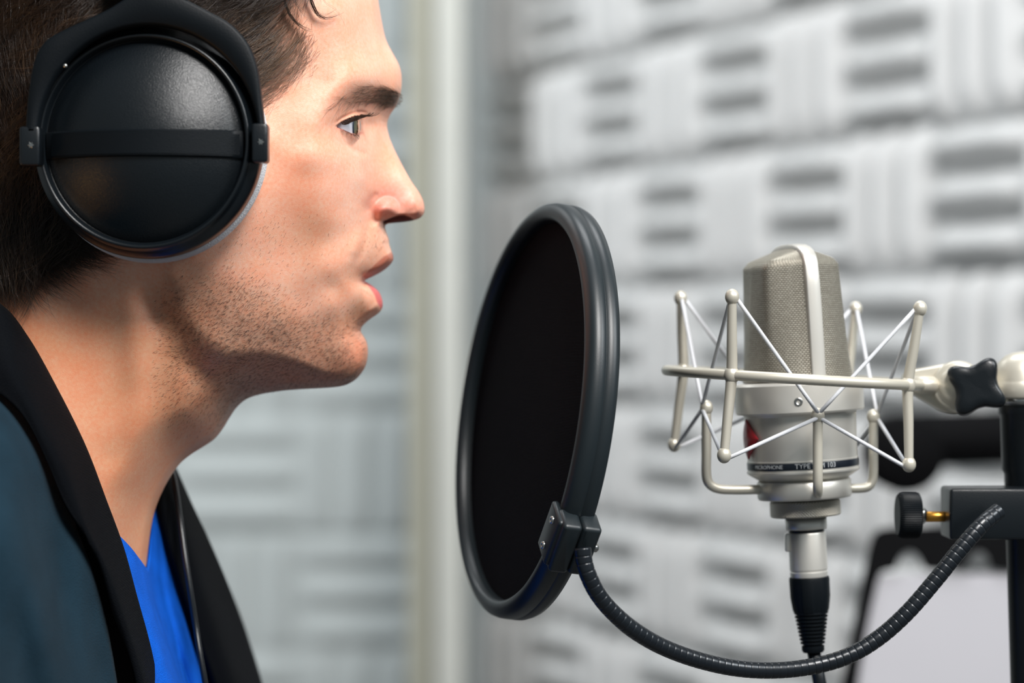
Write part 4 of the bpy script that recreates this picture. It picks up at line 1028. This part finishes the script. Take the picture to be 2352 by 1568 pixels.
# screw on the band and badge on the front
th_ = -0.13; rp = 147 * px_
sp_ = mo + (Mm @ np.array([math.cos(th_) * rp, math.sin(th_) * rp, hz_(918)])); ra = Mm @ np.array([math.cos(th_), math.sin(th_), 0])
lathe('screw', [(0.0001, -0.0002), (0.0007, -0.0002), (0.0009, 0.0004), (0.0017, 0.0004), (0.0019, 0.0001), (0.0019, -0.001)], sp_, ra, M_chrome, mic, 24)
fa = udir; rb = 126.5 * px_
bd = []
for dz, dt in ((0.0085, 0), (0, 0.0085 / rb), (-0.0085, 0), (0, -0.0085 / rb)):
    pass
nb_ = 16; Vb_ = []
base_t = math.atan2(udir @ Mm[:, 1], udir @ Mm[:, 0])
for i in range(nb_ + 1):
    u_ = -1 + 2 * i / nb_; hh = 0.0088 * (1 - abs(u_))
    for v_ in (-1, 0, 1):
        t = base_t + u_ * 0.0088 / rb; Vb_.append(mo + Mm @ np.array([(rb + 0.0006) * math.cos(t), (rb + 0.0006) * math.sin(t), hz_(1000) + v_ * hh]))
mb = MB(); mb.add(Vb_, gridF(nb_ + 1, 3).tolist()); o = mb.build('badge', M_red, mic); o['label'] = 'red diamond badge'
md = o.modifiers.new('thickness', 'SOLIDIFY'); md.thickness = 0.0006

# ------------------------------------------------------------------ shock mount
sm = thing('shock_mount', 'champagne spider shock mount with white elastic cords around the microphone', 'shock mount', mo + dn * 0.05 + np.array([0.03, 0, 0]))
rr2 = math.radians(3.3); rc = P(1820, 867, 0.0)
Rm = np.array([[math.cos(rr2), 0, math.sin(rr2)], [0, 1, 0], [-math.sin(rr2), 0, math.cos(rr2)]])
R0 = 289 * S
def ringp(phi, r_, z_): return rc + Rm @ np.array([math.sin(phi) * r_, -math.cos(phi) * r_, z_])
pts = np.array([ringp(t, R0, 0) for t in np.linspace(0, 2 * math.pi, 120, endpoint=False)])
V, F = tubeVF(pts, 0.00225, 16, closed=True); mb = MB(); mb.add(V, F); mb.build('ring', M_champ, sm)
off = math.radians(11)
post = []
for k in range(4):
    ph = off - math.pi / 4 + k * math.pi / 2
    tpb = ringp(ph, R0 + 0.0035, 0.0325); btb = ringp(ph, R0 + 0.0025, -0.0335); md_ = ringp(ph, R0, 0)
    mb = MB(); cpt = catmull([tpb, (tpb + md_) / 2 + (tpb - btb) * 0.0, md_, (btb + md_) / 2, btb], 24)
    V, F = tubeVF(cpt, np.interp(np.linspace(0, 1, 24), [0, 0.5, 1], [0.0019, 0.0024, 0.0019]), 14); mb.add(V, F)
    V, F = sphereVF(md_, 0.0033, sc3=(1, 1, 1.2)); mb.add(V, F)
    for e in (tpb, btb): V, F = sphereVF(e, 0.0030, sc3=(1, 1, 1.15)); mb.add(V, F)
    mb.build('post', M_champ, sm); post.append((tpb, btb))
inner_ = []
colc = mo - upv * 0 + upv * hz_(1120)
for k in range(4):
    ph = off + k * math.pi / 2
    d_ = np.array([math.sin(ph), -math.cos(ph), 0])
    bz = ringp(ph, 200 * S, -0.0152); bot = colc + d_ * 0.0195 - np.array([0, 0, 0.0005])
    hv = bz - bot; hv[2] = 0; up_ = np.array([0, 0, 1.0])
    cpt = catmull([bot, bot + hv * 0.5, bot + hv * 0.80 + up_ * 0.0006, bot + hv * 0.95 + up_ * 0.0028, bot + hv + up_ * 0.0070, (bot + hv + bz) / 2, bz], 48)
    mb = MB(); V, F = tubeVF(cpt, 0.0021, 14); mb.add(V, F); V, F = sphereVF(bz, 0.0029, sc3=(1, 1, 1.2)); mb.add(V, F)
    mb.build('bent_rod', M_champ, sm); inner_.append(bz)
for k in range(4):
    a, b = post[k], post[(k + 1) % 4]; z_ = inner_[k]
    rdx = z_ - (mo + dn * 0.01); rdx[2] = 0; rdx /= np.linalg.norm(rdx)
    for j in (0, 1):
        pa = a[j] + np.array([0, 0, 0.002 if j == 0 else -0.002]); pb = b[j] + np.array([0, 0, 0.002 if j == 0 else -0.002]); pz = z_ + rdx * 0.0018 + np.array([0, 0, 0.001 if j == 0 else -0.0005])
        mb = MB()
        for q0, q1 in ((pa, pz), (pz, pb)): V, F = tubeVF(np.linspace(q0, q1, 6), 0.00085, 10); mb.add(V, F)
        o = mb.build('elastic_cord', M_cord, sm)
lathe('collar', [(84 * px_, hz_(1104)), (104 * px_, hz_(1100)), (108 * px_, hz_(1104)), (108 * px_, hz_(1138)), (105 * px_, hz_(1143)), (70 * px_, hz_(1145))][::-1], mo, upv, M_nick, sm, 120)
def knurl_mat():
    m = mat('knurled_nickel', (0.60, 0.56, 0.48), 0.38, 0.85, var=0.05); nt = m.node_tree; b = nt.nodes['Principled BSDF']
    uv = nt.nodes.new('ShaderNodeTexCoord'); outs = []
    for sg_ in (1, -1):
        mp = nt.nodes.new('ShaderNodeMapping'); mp.inputs['Rotation'].default_value = (0, 0, sg_ * 0.8); wv = nt.nodes.new('ShaderNodeTexWave'); wv.inputs['Scale'].default_value = 340
        nt.links.new(uv.outputs['UV'], mp.inputs[0]); nt.links.new(mp.outputs[0], wv.inputs['Vector']); outs.append(wv.outputs[1])
    mi = nt.nodes.new('ShaderNodeMath'); mi.operation = 'MINIMUM'; nt.links.new(outs[0], mi.inputs[0]); nt.links.new(outs[1], mi.inputs[1])
    bp = nt.nodes.new('ShaderNodeBump'); bp.inputs['Strength'].default_value = 0.9; bp.inputs['Distance'].default_value = 0.0006
    nt.links.new(mi.outputs[0], bp.inputs['Height']); nt.links.new(bp.outputs[0], b.inputs['Normal']); return m
M_knurl = knurl_mat()
kp = [(60, 1184), (78, 1184), (81, 1181), (81, 1151), (78, 1148), (66, 1147), (66, 1142)]
V, F = latheVF([(a_ * px_, hz_(b_)) for a_, b_ in kp], mo, upv, 121, a1=2 * math.pi * 0.99999)
uvk = np.array([[t * 81 * px_ , hz_(b_)] for a_, b_ in kp for t in np.linspace(0, 2 * math.pi, 121)])
shade_auto(mesh_obj('knurled_nut', V, F, M_knurl, sm, uvs=uvk), 35)
# swivel bracket from the ring to the stand
def hull_plate(name, circ, y0, y1, m, parent):
    """rounded link plate around several discs (px,py,rpx)"""
    pts_ = []
    for (cx_, cy_, r_) in circ:
        for a in np.linspace(0, 2 * math.pi, 48, endpoint=False): pts_.append((cx_ + r_ * math.cos(a), cy_ + r_ * math.sin(a)))
    pts_ = sorted(pts_)
    def half(ps):
        h = []
        for q in ps:
            while len(h) > 1 and (h[-1][0] - h[-2][0]) * (q[1] - h[-2][1]) - (h[-1][1] - h[-2][1]) * (q[0] - h[-2][0]) <= 0: h.pop()
            h.append(q)
        return h
    h = half(pts_)[:-1] + half(pts_[::-1])[:-1]; h = np.array(h)
    w0_ = P(h[:, 0], h[:, 1], y0); V, F = prismVF(w0_[::-1], (0, y1 - y0, 0)); mb = MB(); mb.add(V, F); o = mb.build(name, m, parent); shade_auto(o, 35); return o
hull_plate('bracket', [(2105, 876, 27), (2192, 892, 58)], 0.004, 0.016, M_champ, sm)
V, F = tubeVF(np.array([ringp(math.pi / 2, R0 - 0.002, 0), ringp(math.pi / 2, R0 + 0.006, 0), ringp(math.pi / 2, R0 + 0.008, 0) + np.array([0, 0.006, 0])]), 0.0040, 18); mb = MB(); mb.add(V, F); mb.build('ring_socket', M_champ, sm)
kc2 = P(2200, 886, -0.002); axk = np.array([-0.22, -0.97, 0.05]); axk /= np.linalg.norm(axk)
lathe('swivel_disc', [(0.0108, -0.014), (0.0112, -0.004), (0.0108, 0.0), (0.0098, 0.0015), (0.0088, 0.0012), (0.0080, 0.0030), (0.006, 0.005), (0.0001, 0.005)], kc2, axk, M_champ, sm, 64)
hull_plate('bracket', [(2240, 884, 40), (2320, 880, 40)], 0.004, 0.018, M_champ, sm)
# four-lobed black tightening knob
kcx, kcy = 2243, 888
lobes = [(22, 0.0), (-62, 0), (118, 0), (205, 0)]
kn_pts = []
for i in range(96):
    a = 2 * math.pi * i / 96; rr3 = 0.0088 + 0.0046 * (0.5 + 0.5 * math.cos(4 * a)) ** 1.4 + 0.0 
    a2 = a + math.radians(58)
    kn_pts.append((rr3 * math.cos(a2) * 1.0, rr3 * math.sin(a2)))
kn_pts = np.array(kn_pts) * 1.05
Mk = frame(axk, (1, 0, 0)); kc3 = P(kcx, kcy, -0.010)
V = []; lvls = [(-0.0035, 0.86), (-0.0030, 0.95), (-0.0015, 1.0), (0.0022, 1.0), (0.0040, 0.95), (0.0050, 0.82), (0.0050, 0.5), (0.0048, 0.01)]
for h_, q_ in lvls:
    for (a_, b_) in kn_pts: V.append(kc3 + Mk @ np.array([a_ * q_, b_ * q_, h_]))
F = gridF(len(lvls), 96, wrap_c=True).tolist(); F.append(list(range(96))[::-1]); mb = MB(); mb.add(V, F); o = mb.build('star_knob', M_black, sm)

# ------------------------------------------------------------------ stand
stc = P(2352, 930, 0.006)
msd = thing('microphone_stand', 'black microphone stand at the right edge with a champagne domed joint', 'microphone stand', (stc[0] + 0.012, stc[1], 0))
tilt = np.array([-0.030, 0, 1.0]); tilt /= np.linalg.norm(tilt)
V, F = latheVF([(0.0001, -1.15), (0.0095, -1.15), (0.0095, -0.030), (0.0105, -0.028), (0.0105, -0.004), (0.0112, -0.003), (0.0112, 0.001), (0.0001, 0.001)], stc, tilt, 48); mb = MB(); mb.add(V, F); shade_auto(mb.build('pole', M_black, msd), 40)
lathe('knurled_collar', [(0.0100, -0.0002), (0.0125, 0.0), (0.0125, 0.0035), (0.0100, 0.0037)], stc + tilt * 0.0005, tilt, M_chrome, msd, 64)
V, F = latheVF([(0.0001, 0.0035), (0.0132, 0.0035), (0.0138, 0.0045), (0.0138, 0.0095), (0.0133, 0.0103), (0.0131, 0.0110), (0.0124, 0.0150), (0.0105, 0.0190), (0.0075, 0.0218), (0.004, 0.0232), (0.0001, 0.0236)], stc, tilt, 64); mb = MB(); mb.add(V, F); shade_auto(mb.build('domed_joint', M_champ, msd), 35)
V, F = latheVF([(0.0001, 0.0), (0.14, 0.0), (0.14, 0.012), (0.02, 0.022), (0.0001, 0.022)], stc * np.array([1, 1, 0]) + np.array([0.035, 0, 0.0]), (0, 0, 1), 64); mb = MB(); mb.add(V, F); mb.build('base', M_black, msd)

# ------------------------------------------------------------------ cable with connector
cb_ = thing('microphone_cable', 'black cable with a silver plug hanging below the microphone', 'cable', mo + upv * hz_(1400))
lathe('socket_ring', [(20, 1216), (47, 1216), (47, 1188), (47, 1184), (20, 1184)] and [(20 * px_, hz_(1214)), (46 * px_, hz_(1214)), (47.5 * px_, hz_(1210)), (47.5 * px_, hz_(1184)), (20 * px_, hz_(1184))], mo, upv, M_nick, cb_, 64)
sh_ = lathe('plug_shell', [(a_ * px_, hz_(b_)) for a_, b_ in [(20, 1326), (42, 1324), (43, 1318), (43, 1312), (42, 1311), (42, 1308), (43.5, 1306), (43.5, 1226), (42, 1222), (38, 1221), (38, 1213), (20, 1213)]], mo, upv, M_nick, cb_, 64); shade_auto(sh_, 30)
lathe('seal', [(38.5 * px_, hz_(1221)), (41 * px_, hz_(1220)), (41 * px_, hz_(1215)), (38.5 * px_, hz_(1214))], mo, upv, M_black, cb_, 64)
V, F = boxVF(mo + upv * hz_(1245) + np.array([-46 * px_, -0.001, 0]), (0.0022, 0.004, 0.008), bev=0.0006); mb = MB(); mb.add(V, F); mb.build('latch', M_nick, cb_)
# boot: faceted sleeve then ribs
V = []; lv2 = [(1322, 38), (1324, 45), (1330, 46.5), (1370, 46), (1398, 42), (1404, 40), (1406, 36)]
nb2 = 96
for yy, r_ in lv2:
    for i in range(nb2):
        t = 2 * math.pi * i / nb2; g = 1 - (0.045 if (math.sin(6 * t) > 0.3 and yy > 1345) else 0.0)
        V.append(mo + Mm @ np.array([r_ * px_ * g * math.cos(t), r_ * px_ * g * math.sin(t), hz_(yy)]))
F = gridF(len(lv2), nb2, wrap_c=True, flip=True).tolist(); mb = MB(); mb.add(V, F); shade_auto(mb.build('boot', M_blackm, cb_), 35)
rib = [(30, 1400)]
for i in range(9):
    y0r = 1404 + i * 8.6; r_o = 39 - i * 1.35; rib += [(r_o, y0r), (r_o, y0r + 4.0), (r_o - 6, y0r + 4.8), (r_o - 6, y0r + 8.2)]
rib += [(26, 1482), (26, 1492), (23, 1497), (10, 1498)]
shade_auto(lathe('strain_relief', [(a_ * px_, hz_(b_)) for a_, b_ in rib][::-1], mo, upv, M_blackm, cb_, 64), 35)
q0 = mo + upv * hz_(1490)
c = catmull([q0, q0 + np.array([0.0012, 0, -0.007]), q0 + np.array([0.0035, 0, -0.018]), q0 + np.array([0.0085, 0.0, -0.045]), q0 + np.array([0.012, 0.02, -0.12]), q0 + np.array([0.0, -0.02, -0.5]), np.array([q0[0] - 0.08, -0.12, 0.02]), np.array([q0[0] - 0.4, -0.3, 0.006])], 90)
V, F = tubeVF(c, 0.0030, 16); mb = MB(); mb.add(V, F); mb.build('cord', M_black, cb_)

# ------------------------------------------------------------------ things behind the microphone
ya = 0.62
bm = thing('boom_arm', 'thick blurred black boom arm with a round joint behind the shock mount', 'boom arm', P(2860, 1005, ya) * np.array([1, 1, 0]))
a = P(2080, 1012, ya); b = P(2900, 985, ya + 0.02)
V, F = tubeVF(np.linspace(a, b, 12), 0.0182, 32); mb = MB(); mb.add(V, F); mb.build('arm', M_matte, bm)
lathe('round_joint', [(0.0001, -0.02), (0.024, -0.02), (0.0265, -0.017), (0.0265, 0.017), (0.024, 0.02), (0.0001, 0.02)], P(2072, 1040, ya), (0, -1, 0), M_matte, bm, 48)
V, F = tubeVF(np.array([b, b * np.array([1, 1, 0])]), 0.012, 20); mb = MB(); mb.add(V, F); mb.build('upright', M_matte, bm)
V, F = latheVF([(0.0001, 0.0), (0.12, 0.0), (0.12, 0.015), (0.02, 0.03), (0.0001, 0.03)], b * np.array([1, 1, 0]), (0, 0, 1), 48); mb = MB(); mb.add(V, F); mb.build('base', M_matte, bm)

ym = 0.52
ms = thing('music_stand', 'black music stand with two rounded cutouts, blurred behind the gooseneck', 'music stand', P(2250, 1600, ym + 0.05) * np.array([1, 1, 0]))
# desk outline with notches, leaning back a little
def desk(px0, py0): return P(px0, py0, ym + (1568 - py0) * 0.00006)
out_ = [(2015, 1218), (2040, 1212), (2500, 1205), (2560, 1980), (1840, 1980)]
o_ = catmull([(1850, 1940), (1890, 1760), (1930, 1590), (1960, 1450), (1985, 1320), (2003, 1240), (2020, 1218), (2060, 1212), (2250, 1208), (2480, 1205), (2520, 1230), (2530, 1400), (2540, 1700), (2550, 1940)], 120)
in_ = catmull([(1905, 1940), (1935, 1760), (1966, 1590), (1990, 1450), (2010, 1360), (2022, 1318), (2040, 1310), (2058, 1306), (2066, 1280), (2085, 1266), (2102, 1270), (2118, 1290), (2126, 1308), (2170, 1311), (2214, 1308), (2224, 1282), (2245, 1266), (2262, 1270), (2276, 1290), (2284, 1309), (2420, 1310), (2470, 1330), (2480, 1600), (2490, 1940)], 120)
A_ = desk(o_[:, 0], o_[:, 1]); B_ = desk(in_[:, 0], in_[:, 1]); yd2 = np.array([0, 0.006, 0])
V = np.stack([A_ + yd2, A_, B_, B_ + yd2], 1); F = gridF(120, 4, wrap_c=True).tolist(); F.append([0, 1, 2, 3]); F.append([476, 477, 478, 479][::-1]); mb = MB(); mb.add(V.reshape(-1, 3), F); shade_auto(mb.build('desk_frame', M_matte, ms), 40)
lo = P(2250, 1940, ym)
V, F = tubeVF(np.array([P(2250, 1900, ym + 0.012), np.array([P(2250, 1900, ym)[0], ym + 0.012, 0.0])]), 0.011, 20); mb = MB(); mb.add(V, F); mb.build('column', M_matte, ms)
V, F = boxVF((lo[0], ym - 0.01, lo[2]), (0.26, 0.06, 0.006), bev=0.001); mb = MB(); mb.add(V, F); mb.build('ledge', M_matte, ms)
for t in (0.4, 2.5, 4.6):
    fp = np.array([P(2250, 1900, ym)[0], ym + 0.012, 0.12]); e = np.array([fp[0] + 0.2 * math.cos(t), fp[1] + 0.2 * math.sin(t), 0.008])
    V, F = tubeVF(np.array([fp, e]), 0.008, 12); mb = MB(); mb.add(V, F); mb.build('leg', M_matte, ms)
pv = np.array([desk(1925, 1925), desk(2478, 1925), desk(2455, 1318), desk(2008, 1322)]); pv[:, 1] -= 0.0
pv = pv + np.array([0, 0.004, 0])
# the sheet shows through the frame opening and its notches
pv2 = np.concatenate([pv, pv + np.array([0, 0.001, 0])]); F = [[0, 1, 2, 3], [7, 6, 5, 4], [0, 4, 5, 1], [1, 5, 6, 2], [2, 6, 7, 3], [3, 7, 4, 0]]
o = mesh_obj('paper_sheet', pv2, F, M_paper, smooth=False); tag(o, 'blank pale sheet of paper resting on the black music stand', 'paper')
